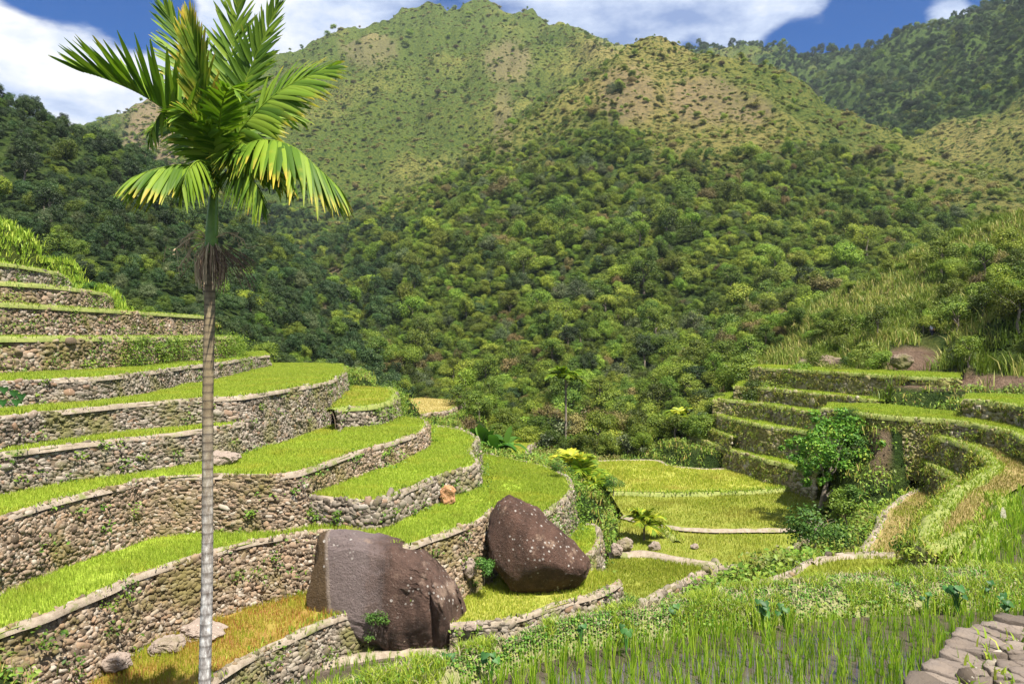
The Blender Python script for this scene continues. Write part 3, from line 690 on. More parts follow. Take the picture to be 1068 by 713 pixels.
# low mud dykes between fields that share a level
for line, h, key in [([(634, 578), (652, 577), (669.5, 576), (690, 579), (703.5, 582), (730, 585.5), (752, 590)], -6.3, 'a'),
                     ([(688, 547), (693, 553), (701, 560), (706, 565)], -6.27, 'b'),
                     ([(640, 513.5), (700, 514.5), (780, 512.5), (848, 507.5)], -6.1, 'c'),
                     ([(228, 735), (270, 712), (340, 691.5), (400, 681), (480, 674), (536, 667), (571, 663.5), (625, 652)], -6.25, 'd'),
                     ([(846, 588), (871, 582), (905, 580), (940, 581)], -4.0, 'e'),
                     ([(1046, 520), (1040, 540), (1034, 560), (1010, 585), (990, 604)], -2.95, 'f'),
                     ([(790, 646), (850, 622), (900, 611), (950, 606)], -3.55, 'g')]:
    rim, s, Tn, Nr = frame_of([P(x, y, h) for x, y in line])
    ribbon('bund', rim, Nr, s, h * S, [(.40, -.5), (.17, .0), (.06, .07), (-.08, .065), (-.18, .0), (-.40, -.3)], TURF_EDGE if key in 'cfb' else MUD, seed=ord(key), kind='structure')
    if key in 'cfb':
        rng = np.random.default_rng(ord(key)); m = int(s[-1] * 30); i = rng.integers(0, len(s), m); o = rng.uniform(-.4, .4, m)
        B = np.repeat(np.stack([rim[i, 0] + Nr[i, 0] * o, rim[i, 1] + Nr[i, 1] * o, np.full(m, h * S + .03)], 1), 4, 0)
        V, Q, Tt, r, _ = blades(B, rng.uniform(.1, .3, len(B)), .03, .9, rng)
        new_obj('edge_grass', V, [Q, Tt], GRASS_EDGE, {'rnd': r}, kind='stuff')
# water of the flooded ponds
def water_build(nt):
    r = ramp(nt, [(.3, (.042, .032, .026)), (.7, (.085, .065, .054))]); nt.links.new(noise_tex(nt, 1.6, 5, .6), r.inputs[0])
    return r.outputs[0], noise_tex(nt, 5, 2, .5), .03, .015
WATER = surface('muddy_water', water_build, .03, .8)
for poly, h in ((POND_F, hF), (POND_B, hB), (POND_K, hK)):
    V = [(x, y, h * S) for x, y in poly]
    me = bpy.data.meshes.new('water'); me.from_pydata(V, [], [list(range(len(V)))]); me.materials.append(WATER)
    if me.polygons[0].normal.z < 0: me.flip_normals()
    o = bpy.data.objects.new('water', me); COL.objects.link(o); tag(o, kind='structure')
RM['young'] = foliage('young_rice', [(0, (.12, .25, .012)), (.5, (.21, .37, .02)), (1, (.36, .46, .05))], .45, .05)
rng = np.random.default_rng(3)
rice('F', POND_F, hF * S - .02, 'young', .205, 10, .36, rng, None, wid=.014, lean=.36, spread=.028)
rice('B', POND_B, hB * S - .02, 'young', .28, 11, .36, rng, None, wid=.018, lean=.36, spread=.03)
rice('K', POND_K, hK * S - .02, 'young', .24, 10, .30, rng, None, wid=.018, lean=.4, spread=.04)
# ------------------------------------------------------------------ the grassy bank in front
edgeN = [(330, 765), (455, 735), (500, 713), (560, 692), (620, 678), (683, 669), (788, 654), (900, 643), (1000, 638), (1068, 637), (1160, 637)]
edgeF = [(300, 757), (400, 714), (470, 697), (530, 683), (575, 666), (640, 650), (704, 641), (767, 624), (893, 609), (976, 603), (1068, 602), (1160, 602)]
def resample(line, n):
    p, s = smooth_line(line, .05); k = np.linspace(0, len(p) - 1, n); i = k.astype(int).clip(0, len(p) - 2); f = (k - i)[:, None]
    return p[i] * (1 - f) + p[i + 1] * f
nb_ = 260
EN = resample([P(x, y, hF) for x, y in edgeN], nb_); EF = resample([P(x, y, hF) for x, y in edgeF], nb_)
us = [-.12, 0, .08, .2, .4, .6, .8, .93, 1.0]; hs = [-.3, -.02, .13, .22, .27, .27, .22, .14, .02]
V = []
for u, h in zip(us, hs):
    q = EN * (1 - u) + EF * u
    q[:, 2] = hF * S + h + .05 * fbm(q[:, 0] / .5, q[:, 1] / .5, 12, 4) * (h > 0)
    V.append(q)
out = EF - EN; out[:, 2] = 0; out /= np.linalg.norm(out, axis=1)[:, None]
for o, h in ((.35, -.5), (.8, -1.6), (1.1, -3.2)):
    q = EF + out * o; q[:, 2] = hF * S + h; V.append(q)
V = np.stack(V); ii = np.arange(V.shape[0] * nb_).reshape(V.shape[0], nb_)
q = np.stack([ii[:-1, :-1], ii[:-1, 1:], ii[1:, 1:], ii[1:, :-1]], -1).reshape(-1, 4)
def bank_build(nt):
    r = ramp(nt, [(.28, (.10, .14, .03)), (.45, (.20, .21, .08)), (.66, (.28, .25, .15)), (.8, (.22, .19, .12))]); nt.links.new(noise_tex(nt, 4.5, 7, .75), r.inputs[0])
    return r.outputs[0], noise_tex(nt, 20, 5, .7), .8, .05
bank = new_obj('grassy_bank', V.reshape(-1, 3), q, surface('bank_turf', bank_build, .95, .1), smooth=True, kind='structure')
def bank_point(f, u):
    i = np.clip((f * (nb_ - 1)).astype(int), 0, nb_ - 1)
    p = EN[i] * (1 - u)[:, None] + EF[i] * u[:, None]
    p[:, 2] = hF * S + np.interp(u, us, hs)
    return p
rng = np.random.default_rng(21)
n = 22000; u = rng.uniform(-.02, 1.05, n); f = rng.uniform(0, 1, n); c = bank_point(f, u)
dens = fbm(c[:, 0] / .7, c[:, 1] / .7, 5, 3) + .35 * fbm(c[:, 0] / .2, c[:, 1] / .2, 6, 2) + .35 * (np.abs(u - .25) < .25); k = dens > -.12
c = c[k]; c[:, 2] += rng.uniform(0, .09, len(c))
Vv, Tt, r = leaves(c, np.array([0, -.25, 1.0]) + rng.normal(0, .45, (len(c), 3)), rng.uniform(.025, .06, len(c)), rng, .8)
CLOVER = foliage('bank_weeds', [(0, (.05, .15, .02)), (.5, (.12, .27, .03)), (.85, (.22, .36, .05)), (1, (.40, .42, .10))], .35, .1)
new_obj('bank_weeds', Vv, Tt, CLOVER, {'rnd': r}, kind='stuff')
n = 30000; u = rng.uniform(-.03, 1.05, n); f = rng.uniform(0, 1, n); c = bank_point(f, u)
k = (fbm(c[:, 0] / .5, c[:, 1] / .5, 9, 3) > -.05); c = c[k]
Vv, Q, Tt, r, _ = blades(c, rng.uniform(.08, .24, len(c)), .012, .9, rng)
new_obj('bank_grass', Vv, [Q, Tt], GRASS_EDGE, {'rnd': r}, kind='stuff')
n = 4500; u = rng.uniform(.1, 1.0, n); f = rng.uniform(0, 1, n); c = bank_point(f, u); c[:, 2] += .03
Vv, Q, Tt, r, _ = blades(c, rng.uniform(.05, .14, len(c)), .014, 1.6, rng)
new_obj('dead_grass', Vv, [Q, Tt], foliage('dead_grass', [(0, (.24, .21, .11)), (1, (.36, .32, .20))], .2, .1), {'rnd': r}, kind='stuff')

# ------------------------------------------------------------------ the near wall in the corner
hW = -2.45
tw = dict(key='NEAR', h=hW, foot=-3.2, wall='grey', stone=.26, weeds=.3, coping='none', label='nearest wall, in the bottom right corner, capped with cracked pale flagstones',
          rimw=[P(x, y, hW) for x, y in [(1230, 640), (1130, 648), (1072, 660), (1044, 672), (1024, 694), (1000, 720), (976, 755), (950, 800)]])
wl = make_wall(tw); wall_weeds(tw)
polyc = [P(x, y, hW)[:2] for x, y in [(1230, 638), (1130, 646), (1070, 658), (1041, 671), (1020, 694), (996, 720), (972, 755), (946, 800), (1000, 900), (1300, 800)]]
rng = np.random.default_rng(8)
xs = [p[0] for p in polyc]; ys = [p[1] for p in polyc]
sites = []
for _ in range(5000):
    p = (rng.uniform(min(xs), max(xs)), rng.uniform(min(ys), max(ys)))
    if in_poly(np.array([p[0]]), np.array([p[1]]), polyc)[0] and all((p[0] - q[0]) ** 2 + (p[1] - q[1]) ** 2 * 2.6 > .19 ** 2 for q in sites): sites.append(p)
bag = Bag()
for i, a in enumerate(sites):
    poly = [(a[0] + .42 * math.cos(k * math.pi / 6), a[1] + .42 * math.sin(k * math.pi / 6)) for k in range(12)]
    for j, b in enumerate(sites):
        if i == j or (a[0] - b[0]) ** 2 + (a[1] - b[1]) ** 2 > 1: continue
        mx, my = (a[0] + b[0]) / 2, (a[1] + b[1]) / 2; dx, dy = b[0] - a[0], b[1] - a[1]
        L = math.hypot(dx, dy); new = []
        f = [((p[0] - mx) * dx + (p[1] - my) * dy) / L + .010 for p in poly]
        for k in range(len(poly)):
            p, q2, fp, fq = poly[k], poly[(k + 1) % len(poly)], f[k], f[(k + 1) % len(poly)]
            if fp <= 0: new.append(p)
            if fp * fq < 0:
                tt = fp / (fp - fq); new.append((p[0] + tt * (q2[0] - p[0]), p[1] + tt * (q2[1] - p[1])))
        poly = new
    if len(poly) < 3: continue
    pts = []
    for k in range(len(poly)):
        p, q2 = poly[k], poly[(k + 1) % len(poly)]
        m = max(1, int(math.hypot(p[0] - q2[0], p[1] - q2[1]) / .05))
        for e in range(m): pts.append((p[0] + (q2[0] - p[0]) * e / m, p[1] + (q2[1] - p[1]) * e / m))
    pts = np.array(pts); c0 = pts.mean(0); n = len(pts)
    jit = fbm(pts[:, 0] / .12, pts[:, 1] / .12, 3, 3)[:, None] * .14
    tilt = rng.normal(0, .08, 2); zt = hW * S + .05 + rng.uniform(0, .06)
    rings = []
    for sc, dz in ((1.0, -.22), (1.0, -.012), (.97, .0), (.72, .004), (.4, .006), (.1, .006)):
        p = c0 + (pts - c0) * (sc + jit * sc)
        z = zt + dz + (p - c0) @ tilt + (.030 * fbm(p[:, 0] / .07, p[:, 1] / .07, 7, 4) if dz > -.1 else 0)
        rings.append(np.column_stack([p, z]))
    rings.append(np.repeat(rings[-1].mean(0)[None], n, 0))
    Vv = np.concatenate(rings); ix = np.arange(len(rings) * n).reshape(len(rings), n)
    Q = np.stack([ix[:-1], np.roll(ix, -1, 1)[:-1], np.roll(ix, -1, 1)[1:], ix[1:]], -1).reshape(-1, 4)
    bag.add(Vv, Q, rnd=rng.uniform())
def cap_build(nt):
    r = ramp(nt, [(0, (.115, .095, .08)), (.5, (.17, .14, .12)), (1, (.22, .185, .16))]); nt.links.new(attr(nt, 'rnd'), r.inputs[0])
    c = mixc(nt, maprange(nt, noise_tex(nt, 5, 7, .75), .3, .75), r.outputs[0], (.56, .54, .5), 'OVERLAY')
    c = mixc(nt, maprange(nt, noise_tex(nt, 11, 5, .7), .56, .72), c, (.10, .08, .06))
    return c, noise_tex(nt, 26, 7, .75), .9, .03
bag.obj('capstones', surface('pale_flagstone', cap_build, .95, .15), parent=wl, smooth=False)
new_obj('rubble_fill', [(x, y, hW * S - .06) for x, y in polyc], [np.array([[0, k, k + 1] for k in range(1, len(polyc) - 1)])], EARTH, parent=wl)

# ------------------------------------------------------------------ boulders
def boulder(name, outl, d, depth, seed, mat, label, cat='boulder', amp=.10, cuts=(), pw=.62, rug=0.):
    W = np.array([PD(x, y, d) for x, y in outl]); c = W.mean(0)
    a = np.arctan2(W[:, 2] - c[2], W[:, 0] - c[0]); R = np.hypot(W[:, 0] - c[0], W[:, 2] - c[2])
    o = np.argsort(a); a, R = a[o], R[o]
    v, f = ICO5
    th = np.arctan2(v[:, 2], v[:, 0]); rho = np.hypot(v[:, 0], v[:, 2])
    from mathutils import noise as mn
    fr = np.array([mn.fractal(Vector(q) * 2.2 + Vector((seed, 0, 0)), 1.0, 2.1, 6) for q in v])
    rm = np.array([mn.ridged_multi_fractal(Vector((q[0] * 1.7, q[1] * 1.7, q[2] * .9)) + Vector((0, seed, 0)), .9, 2.1, 5, 1.0, 2.0) for q in v]) - 1.2
    rad = np.interp(th, np.concatenate([a - 2 * math.pi, a, a + 2 * math.pi]), np.tile(R, 3))
    rf = rho ** pw
    sy = np.sign(v[:, 1]) * np.abs(v[:, 1]) ** .8
    p = np.column_stack([np.cos(th) * rad * rf, sy * depth, np.sin(th) * rad * rf])
    n1 = noise3(p / R.max(), 1.6, seed); n2 = noise3(p / R.max(), 4.5, seed + 4); n3 = noise3(p / R.max(), 12, seed + 8)
    ridge = 1 - np.abs(n2) * 2.5
    k = 1 + amp * (.8 * n1 + .45 * n2 + .75 * fr + .28 * rm)
    p[:, 1] *= 1 + 1.6 * amp * n1
    p = p * k[:, None]
    gro = 1 - np.abs(vnoise(p[:, 0] * 2.1 + .3 * p[:, 2], p[:, 2] * .5, seed + 2) - .5) * 4
    p[:, 1] += rug * sstep(-.6, .6, p[:, 0]) * (np.clip(gro, 0, 1) * .32 + .25 * n2 + .25 * fr) * (p[:, 1] < 0)
    for nx, ny, nz, off in cuts:
        nv = np.array([nx, ny, nz]) / math.sqrt(nx * nx + ny * ny + nz * nz); e = p @ nv - off
        p = p - nv * (.18 * np.logaddexp(0, e / .18) * .80)[:, None]
    ob = new_obj(name, p, f, mat, {'rnd': np.full(len(p), .5)}, smooth=True)
    ob.location = c
    return tag(ob, label, cat)
def boulder_mat(name, dark, mid, pale, spots, streak, sheen_side=None):
    def build(nt):
        tc = N(nt, 'ShaderNodeTexCoord').outputs['Object']
        mp = N(nt, 'ShaderNodeMapping'); nt.links.new(tc, mp.inputs[0]); mp.inputs['Scale'].default_value = (1.6, 1.6, .45)
        r = ramp(nt, [(.3, dark), (.55, mid), (.75, tuple(x * 1.35 for x in mid))]); nt.links.new(noise_tex(nt, 1.3, 8, .75, mp.outputs[0]), r.inputs[0])
        c = r.outputs[0]
        if sheen_side:
            sx0 = N(nt, 'ShaderNodeSeparateXYZ'); nt.links.new(tc, sx0.inputs[0])
            sx = N(nt, 'ShaderNodeSeparateXYZ'); nt.links.new(tc, sx.inputs[0])
            w = mathn(nt, 'ADD', sx.outputs[0], mathn(nt, 'MULTIPLY', mathn(nt, 'SUBTRACT', noise_tex(nt, 1.1, 5, .7, tc), .5), 1.6))
            c = mixc(nt, maprange(nt, w, sheen_side[0] + .5, sheen_side[0] - .3), c, sheen_side[1])  # lighter left flank: sky reflection painted into the colour
        c = mixc(nt, maprange(nt, noise_tex(nt, .95, 6, .65, tc), .57, .68, 0, .85), c, pale)
        v = N(nt, 'ShaderNodeTexVoronoi'); v.inputs['Scale'].default_value = 5.5; nt.links.new(tc, v.inputs['Vector'])
        sp = mathn(nt, 'ADD', v.outputs['Distance'], mathn(nt, 'MULTIPLY', noise_tex(nt, 9, 4, .7, tc), .35))
        spm = mathn(nt, 'MULTIPLY', maprange(nt, sp, .42, .30), maprange(nt, noise_tex(nt, .8, 3, .6, tc), spots, spots + .12))
        if sheen_side:
            xx = mathn(nt, 'ADD', sx0.outputs[0], mathn(nt, 'MULTIPLY', sx0.outputs[2], .10))
            xx = mathn(nt, 'ADD', xx, mathn(nt, 'MULTIPLY', mathn(nt, 'SUBTRACT', noise_tex(nt, 3, 3, .6, tc), .5), .10))
            c = mixc(nt, maprange(nt, xx, -1.74, -1.79), c, (.30, .24, .20))
            c = mixc(nt, maprange(nt, xx, -1.80, -1.92), c, (.095, .060, .028))
        c = mixc(nt, spm, c, (.50, .46, .42))
        c = mixc(nt, maprange(nt, noise_tex(nt, 14, 6, .75, tc), .57, .70, 0, .55), c, (.42, .36, .31))
        h = mathn(nt, 'ADD', mathn(nt, 'MULTIPLY', noise_tex(nt, 2.2, 9, .8, tc), 1.6), mathn(nt, 'MULTIPLY', noise_tex(nt, 18, 4, .7, tc), .25))
        return c, h, .95, .22
    return surface(name, build, .8, .3)
b1 = boulder('boulder', [(334, 561), (352, 558), (378, 560), (403, 564), (425, 571), (446, 582), (463, 597), (474, 612), (480, 632), (481, 655), (479, 684), (455, 692), (425, 688), (395, 668), (360, 652), (328, 645), (326, 600)], 22.6, 1.25, 5,
             boulder_mat('dark_weathered_boulder', (.036, .021, .016), (.125, .074, .056), (.34, .24, .18), .47, 0, (-.55, (.20, .155, .148))), 'big grey-brown boulder with a sky reflection painted on its left flank, on the reddish field', cuts=((-.30, -1, .12, .92), (.25, -1, -.6, 1.25)), pw=.5, rug=1.2)
b2 = boulder('boulder', [(503, 548), (505, 533), (513, 522), (532, 517), (550, 527), (575, 545), (596, 563), (613, 585), (611, 604), (592, 618), (565, 628), (540, 618), (520, 598), (507, 572)], 24.9, 1.45, 12,
             boulder_mat('spotted_boulder', (.036, .019, .013), (.115, .062, .043), (.40, .28, .20), .42, 0), 'dark brown boulder speckled with white lichen, in the middle of the terraces', cuts=((-.55, -1, .1, .75), (.6, -.65, .7, .72), (.2, -1, -.75, 1.0), (-1, -.3, .3, 1.25)))
ROCK = stone_mat('loose_rock', [(0, (.20, .155, .125)), (1, (.28, .225, .19))], (.12, .11, .04), .5, .7)
def rock(px, py, d, w, h, seed, label, mat=ROCK):
    o = [(px + w * .5 * math.cos(a) * (1 + .12 * math.sin(a * 3 + seed)), py - h * .5 * math.sin(a) * (1 + .1 * math.cos(a * 2 + seed))) for a in np.linspace(0, 2 * math.pi, 12, endpoint=False)]
    return boulder('rock', o, d, w * .42 * d / FPX, seed, mat, label, 'rock', .22)
def on(h, py): return -h * S * FPX / (py - HZ)
OUTC = stone_mat('brown_outcrop', [(0, (.14, .10, .075)), (1, (.20, .15, .115))], (.10, .10, .035), .45, .6)
ORANGE = stone_mat('orange_rock', [(0, (.30, .15, .07)), (1, (.38, .21, .11))], (.3, .2, .1), .7, .9)
rock(176, 643, on(-5.5, 652) - .3, 27, 24, 3, 'round brown rock leaning on the tall wall behind the palm')
rock(174, 673, on(-5.5, 679), 34, 15, 4, 'flat pale rock lying in the reddish field beside the palm trunk')
rock(210, 658, on(-5.5, 662), 46, 13, 14, 'long pale rock half hidden by the palm trunk')
rock(122, 690, on(-5.5, 700), 28, 18, 5, 'brown rock at the wall foot near the bottom left corner')
rock(467, 517, on(-4.26, 530) + .7, 15, 23, 6, 'rusty orange rock set in the winding terrace wall', ORANGE)
rock(231, 478, on(-3.05, 484) - .1, 34, 15, 7, 'pale flat rock at the foot of a wall beside the palm trunk')
rock(146, 549, on(-4.26, 556), 30, 16, 8, 'largest tumbled rock at the foot of the wall with dark holes')
rock(98, 560, on(-4.26, 572), 32, 16, 9, 'tumbled flat rock in the paddy left of the wall with dark holes')
rock(683, 569, on(-6.3, 573), 12, 8, 10, 'rounded brown rock in the olive field beside the little palm')
rock(724.5, 569.5, on(-6.3, 572), 8, 5, 11, 'small pale stone alone in the olive field')
rock(652, 568, on(-6.3, 575), 16, 15, 12, 'grey rock at the foot of the little palm')
rock(643, 573, on(-6.35, 581), 12, 14, 13, 'leftmost rock of the heap beside the little palm')
rock(490, 653, on(-5.75, 656), 13, 8, 15, 'round grey stone on the low loose wall next to the grey boulder')
rock(513, 660, on(-6.1, 666), 14, 9, 16, 'pinkish stone at the foot of the low loose wall')
rock(490, 592, 24.4, 15, 20, 17, 'upright stone in the gap between the two boulders')
rock(855, 379, 62, 46, 16, 18, 'bare rock outcrop above the highest right terrace wall', OUTC)
rock(940, 377, 52, 22, 18, 19, 'dark rocky knob on the slope above the right terraces', OUTC)

# ------------------------------------------------------------------ the areca palm in front
PAL = 11.6
def pp(px, py, dd=0.0): return np.array(PD(px, py, PAL + dd))
palm_base = P(211.5, HZ + 6.45 * S * FPX / PAL, -6.45)
palm = tag(empty('areca_palm', palm_base), 'tall areca palm with a slim ringed trunk, alone in the foreground', 'palm tree')
def local(V): return np.asarray(V) - np.array(palm_base)
line = [np.array(palm_base) + (0, 0, -.3)] + [pp(x, y) for x, y in [(212.5, 800), (213.5, 713), (216, 600), (216.5, 500), (217, 400), (218.5, 330), (219.5, 262)]]
pts, s = smooth_line(line, .018)
zz = pts[:, 2]
rr_ = np.interp(zz, [zz[0], pp(0, 713)[2], pp(0, 500)[2], pp(0, 340)[2], pp(0, 262)[2]], [.105, .088, .079, .078, .076])
per = np.interp(zz, [pp(0, 713)[2], pp(0, 400)[2], pp(0, 262)[2]], [.17, .12, .085])
ph = np.cumsum(np.gradient(zz) / per); fr = ph - np.floor(ph)
ringm = np.exp(-((fr - .5) / .10) ** 2)
rr_ = rr_ * (1 + .05 * ringm + .025 * fr)
V, Q = tube(pts, rr_, 18)
up01 = np.interp(zz, [pp(0, 640)[2], pp(0, 420)[2]], [0, 1])
def trunk_build(nt):
    tc = N(nt, 'ShaderNodeTexCoord').outputs['Object']
    mp = N(nt, 'ShaderNodeMapping'); nt.links.new(tc, mp.inputs[0]); mp.inputs['Scale'].default_value = (9, 9, 3.2)
    lo = ramp(nt, [(.35, (.12, .10, .09)), (.5, (.30, .28, .27)), (.62, (.60, .59, .57))]); nt.links.new(noise_tex(nt, 1.5, 7, .72, mp.outputs[0]), lo.inputs[0])
    hi = ramp(nt, [(.3, (.12, .085, .05)), (.6, (.25, .20, .12)), (.8, (.30, .29, .17))]); nt.links.new(noise_tex(nt, 1.1, 6, .7, mp.outputs[0]), hi.inputs[0])
    c = mixc(nt, attr(nt, 'up'), lo.outputs[0], hi.outputs[0])
    dk = mathn(nt, 'MULTIPLY', attr(nt, 'ring'), maprange(nt, attr(nt, 'up'), 0, 1, .55, .85))
    c = mixc(nt, dk, c, (.065, .05, .04))
    return c, noise_tex(nt, 40, 5, .7, tc), .5, .01
new_obj('trunk', local(V), Q, surface('palm_bark', trunk_build, .9, .2), {'ring': np.repeat(ringm, 18), 'up': np.repeat(up01, 18)}, parent=palm, smooth=True)
pts, s = smooth_line([pp(219.5, 264), pp(220.5, 250), pp(221.5, 225), pp(223, 200), pp(224.5, 178), pp(226, 160)], .03)
V, Q = tube(pts, np.interp(s, [0, .1, .35, .8, s[-1]], [.078, .092, .092, .07, .045]), 16)
def shaft_build(nt):
    r = ramp(nt, [(.3, (.06, .14, .015)), (.7, (.16, .27, .03))]); nt.links.new(noise_tex(nt, 5, 4, .6), r.inputs[0])
    return r.outputs[0], None, 0, 0
new_obj('crownshaft', local(V), Q, surface('green_crownshaft', shaft_build, .4, .45), parent=palm, smooth=True)
def frond_mat():
    m, nt, out = node_mat('palm_frond')
    g = ramp(nt, [(0, (.045, .105, .008)), (.5, (.115, .21, .014)), (1, (.23, .33, .03))]); nt.links.new(attr(nt, 'rnd'), g.inputs[0])
    y = ramp(nt, [(0, (.42, .38, .03)), (.6, (.62, .46, .06)), (1, (.50, .28, .06))]); nt.links.new(attr(nt, 'rnd'), y.inputs[0])
    a = mathn(nt, 'ADD', attr(nt, 'age'), mathn(nt, 'MULTIPLY', mathn(nt, 'SUBTRACT', noise_tex(nt, 3, 4, .6), .5), .9))
    c = mixc(nt, maprange(nt, a, .38, .88), g.outputs[0], y.outputs[0])
    c = mixc(nt, attr(nt, 'dead'), c, (.24, .16, .09))
    b = N(nt, 'ShaderNodeBsdfPrincipled'); nt.links.new(c, b.inputs['Base Color']); b.inputs['Roughness'].default_value = .55; b.inputs['Specular IOR Level'].default_value = .25
    t = N(nt, 'ShaderNodeBsdfTranslucent'); nt.links.new(mixc(nt, .6, c, (.4, .5, .05), 'OVERLAY'), t.inputs['Color'])
    mx = N(nt, 'ShaderNodeMixShader'); mx.inputs[0].default_value = .36
    nt.links.new(b.outputs[0], mx.inputs[1]); nt.links.new(t.outputs[0], mx.inputs[2]); nt.links.new(mx.outputs[0], out.inputs[0])
    return m
FROND = frond_mat()
def frond(bag_, ctrl, updir, vee, ll, n, droop, age, rng, lw=.05, dead=0., asym=0., a0=72, a1=22, tstart=.16):
    pts, s = smooth_line(ctrl, .05); L = s[-1]
    V, Q = tube(pts, np.interp(s, [0, L * .15, L], [.032, .018, .004]), 6)
    bag_.add(V, Q, rnd=.8, age=max(age, .35), dead=dead)
    T_ = np.gradient(pts, axis=0); T_ /= np.linalg.norm(T_, axis=1)[:, None]
    up = np.array(updir, float)
    for side in (-1, 1):
        nn_ = int(n * 1.7)
        for k in range(nn_):
            t = tstart + (1 - tstart) * (k + rng.uniform(.1, .9)) / nn_
            i = min(int(t * (len(pts) - 1)), len(pts) - 1)
            tg = T_[i]; Sd = np.cross(tg, up); Sd /= np.linalg.norm(Sd) + 1e-9; Nn = np.cross(Sd, tg)
            tt = (t - tstart) / (1 - tstart)
            ang = math.radians(a0 + (a1 - a0) * tt ** 1.1 + rng.normal(0, 5)); ve = math.radians(vee + rng.normal(0, 7) + asym * side)
            dr = math.cos(ang) * tg + math.sin(ang) * (side * Sd * math.cos(ve) + Nn * math.sin(ve))
            ln = ll * (math.sin(math.pi * (.22 + .66 * tt)) ** .8) * rng.uniform(.86, 1.1)
            w = lw * (.75 + .5 * math.sin(math.pi * min(1, tt + .15))) * rng.uniform(.75, 1.3)
            m = 6; tv = np.linspace(0, 1, m); w *= 1.2; ln *= 1.06
            P0 = pts[i]
            g = np.array([0, 0, -1.0]) * droop * ln
            cen = P0 + dr * (ln * tv)[:, None] + g * (tv ** 2.2)[:, None] + rng.normal(0, .01, 3) * tv[:, None]
            dd = np.gradient(cen, axis=0); dd /= np.linalg.norm(dd, axis=1)[:, None]
            # blade lies across the frond plane
            wv = np.cross(dd, np.cross(tg, dr)); wv = np.cross(dd, np.cross(dd, tg)); wv /= np.linalg.norm(wv, axis=1)[:, None] + 1e-9
            nv = np.cross(wv, dd)
            ww = w * np.array([.55, .95, 1.0, .85, .6, .10])
            Vv = np.stack([cen - wv * ww[:, None] * .5, cen + nv * ww[:, None] * .14, cen + wv * ww[:, None] * .5], 1)
            ix = np.arange(m * 3).reshape(m, 3)
            Qf = np.concatenate([np.stack([ix[:-1, j], ix[:-1, j + 1], ix[1:, j + 1], ix[1:, j]], -1) for j in (0, 1)])
            bag_.add(Vv.reshape(-1, 3), Qf, rnd=rng.uniform(), age=np.repeat(age + np.interp(tv, [0, .6, 1], [0, .05, .55]) * rng.uniform(.3, 1), 3), dead=dead)
rng = np.random.default_rng(44)
FR = [  # midrib (px,py,depth offset), up, vee, leaflet length, count, droop, age
    ([(224, 184, 0), (205, 152, -.15), (183, 124, -.3), (150, 100, -.45), (112, 83, -.6), (84, 74, -.65)], (0, 0, 1), 42, .88, 30, .02, .12, dict(a0=80, a1=14, lw=.058)),
    ([(224, 186, 0), (210, 176, -.25), (188, 172, -.5), (160, 177, -.7), (138, 185, -.8)], (0, 0, 1), -38, .62, 24, .25, .28, dict(lw=.05)),
    ([(225, 176, 0), (215, 130, .2), (205, 85, .35), (190, 45, .4), (172, 8, .3)], (.3, -.9, 0), 15, .66, 28, .05, .12, dict(a1=16)),
    ([(226, 172, 0), (218, 130, -.25), (210, 85, -.45), (204, 50, -.55), (198, 20, -.6)], (.1, -1, 0), 35, .6, 28, .0, .42, dict(a0=40, a1=10, lw=.045)),
    ([(227, 172, 0), (233, 120, .25), (240, 70, .4), (246, 25, .4), (250, -10, .3)], (0, -1, 0), 15, .62, 28, .02, .15, dict(a1=14)),
    ([(227, 174, 0), (242, 125, .1), (258, 80, .1), (275, 40, 0), (289, 6, -.1)], (-.2, -1, .1), 18, .58, 28, .06, .1, dict(a1=14)),
    ([(227, 178, 0), (248, 140, -.15), (272, 112, -.3), (300, 90, -.4), (343, 70, -.5)], (0, -.9, .6), -12, .74, 28, .16, .28, dict(a1=16, lw=.055)),
    ([(227, 182, 0), (246, 158, -.3), (274, 146, -.6), (305, 153, -.8), (328, 172, -.9), (352, 194, -.9)], (0, 0, 1), -34, .88, 32, .22, .30, dict(a0=75, a1=20, lw=.056)),
    ([(227, 178, 0), (245, 150, .5), (265, 128, .9), (290, 118, 1.2), (312, 122, 1.4)], (0, 0, 1), -20, .6, 24, .25, .22, dict()),
    ([(224, 180, 0), (208, 150, .5), (190, 130, .9), (172, 125, 1.2), (156, 132, 1.4)], (0, 0, 1), -35, .5, 22, .3, .15, dict()),
    ([(226, 176, 0), (228, 140, -.45), (232, 108, -.8), (240, 92, -1.1), (250, 98, -1.2)], (0, -.3, 1), 8, .45, 22, .15, .12, dict(lw=.045)),
    ([(227, 186, 0), (240, 178, -.4), (254, 178, -.8), (266, 192, -1.1), (274, 212, -1.2)], (0, 0, 1), -48, .5, 22, .4, .18, dict()),
    ([(224, 186, 0), (216, 172, -.5), (206, 168, -.9), (196, 178, -1.2), (190, 196, -1.3)], (0, 0, 1), -48, .5, 22, .4, .12, dict()),
    ([(226, 180, 0), (238, 160, -.3), (252, 150, -.6), (262, 158, -.8), (270, 172, -.9)], (0, 0, 1), -40, .5, 24, .3, .15, dict()),
    ([(224, 180, 0), (216, 150, -.3), (206, 128, -.5), (196, 118, -.6), (186, 120, -.7)], (0, -.3, 1), -10, .55, 24, .2, .1, dict()),
    ([(227, 180, 0), (246, 164, .2), (270, 160, .4), (292, 172, .6), (306, 190, .7)], (0, 0, 1), -45, .55, 24, .3, .2, dict()),
    ([(226, 178, 0), (230, 150, .5), (236, 126, .9), (244, 110, 1.3)], (0, .4, 1), 5, .55, 22, .1, .1, dict()),
    ([(225, 178, 0), (213, 140, .1), (196, 112, .1), (178, 108, 0), (164, 124, -.1), (154, 148, -.15)], (.2, 0, 1), -55, .34, 14, .3, .2, dict(lw=.04)),
]
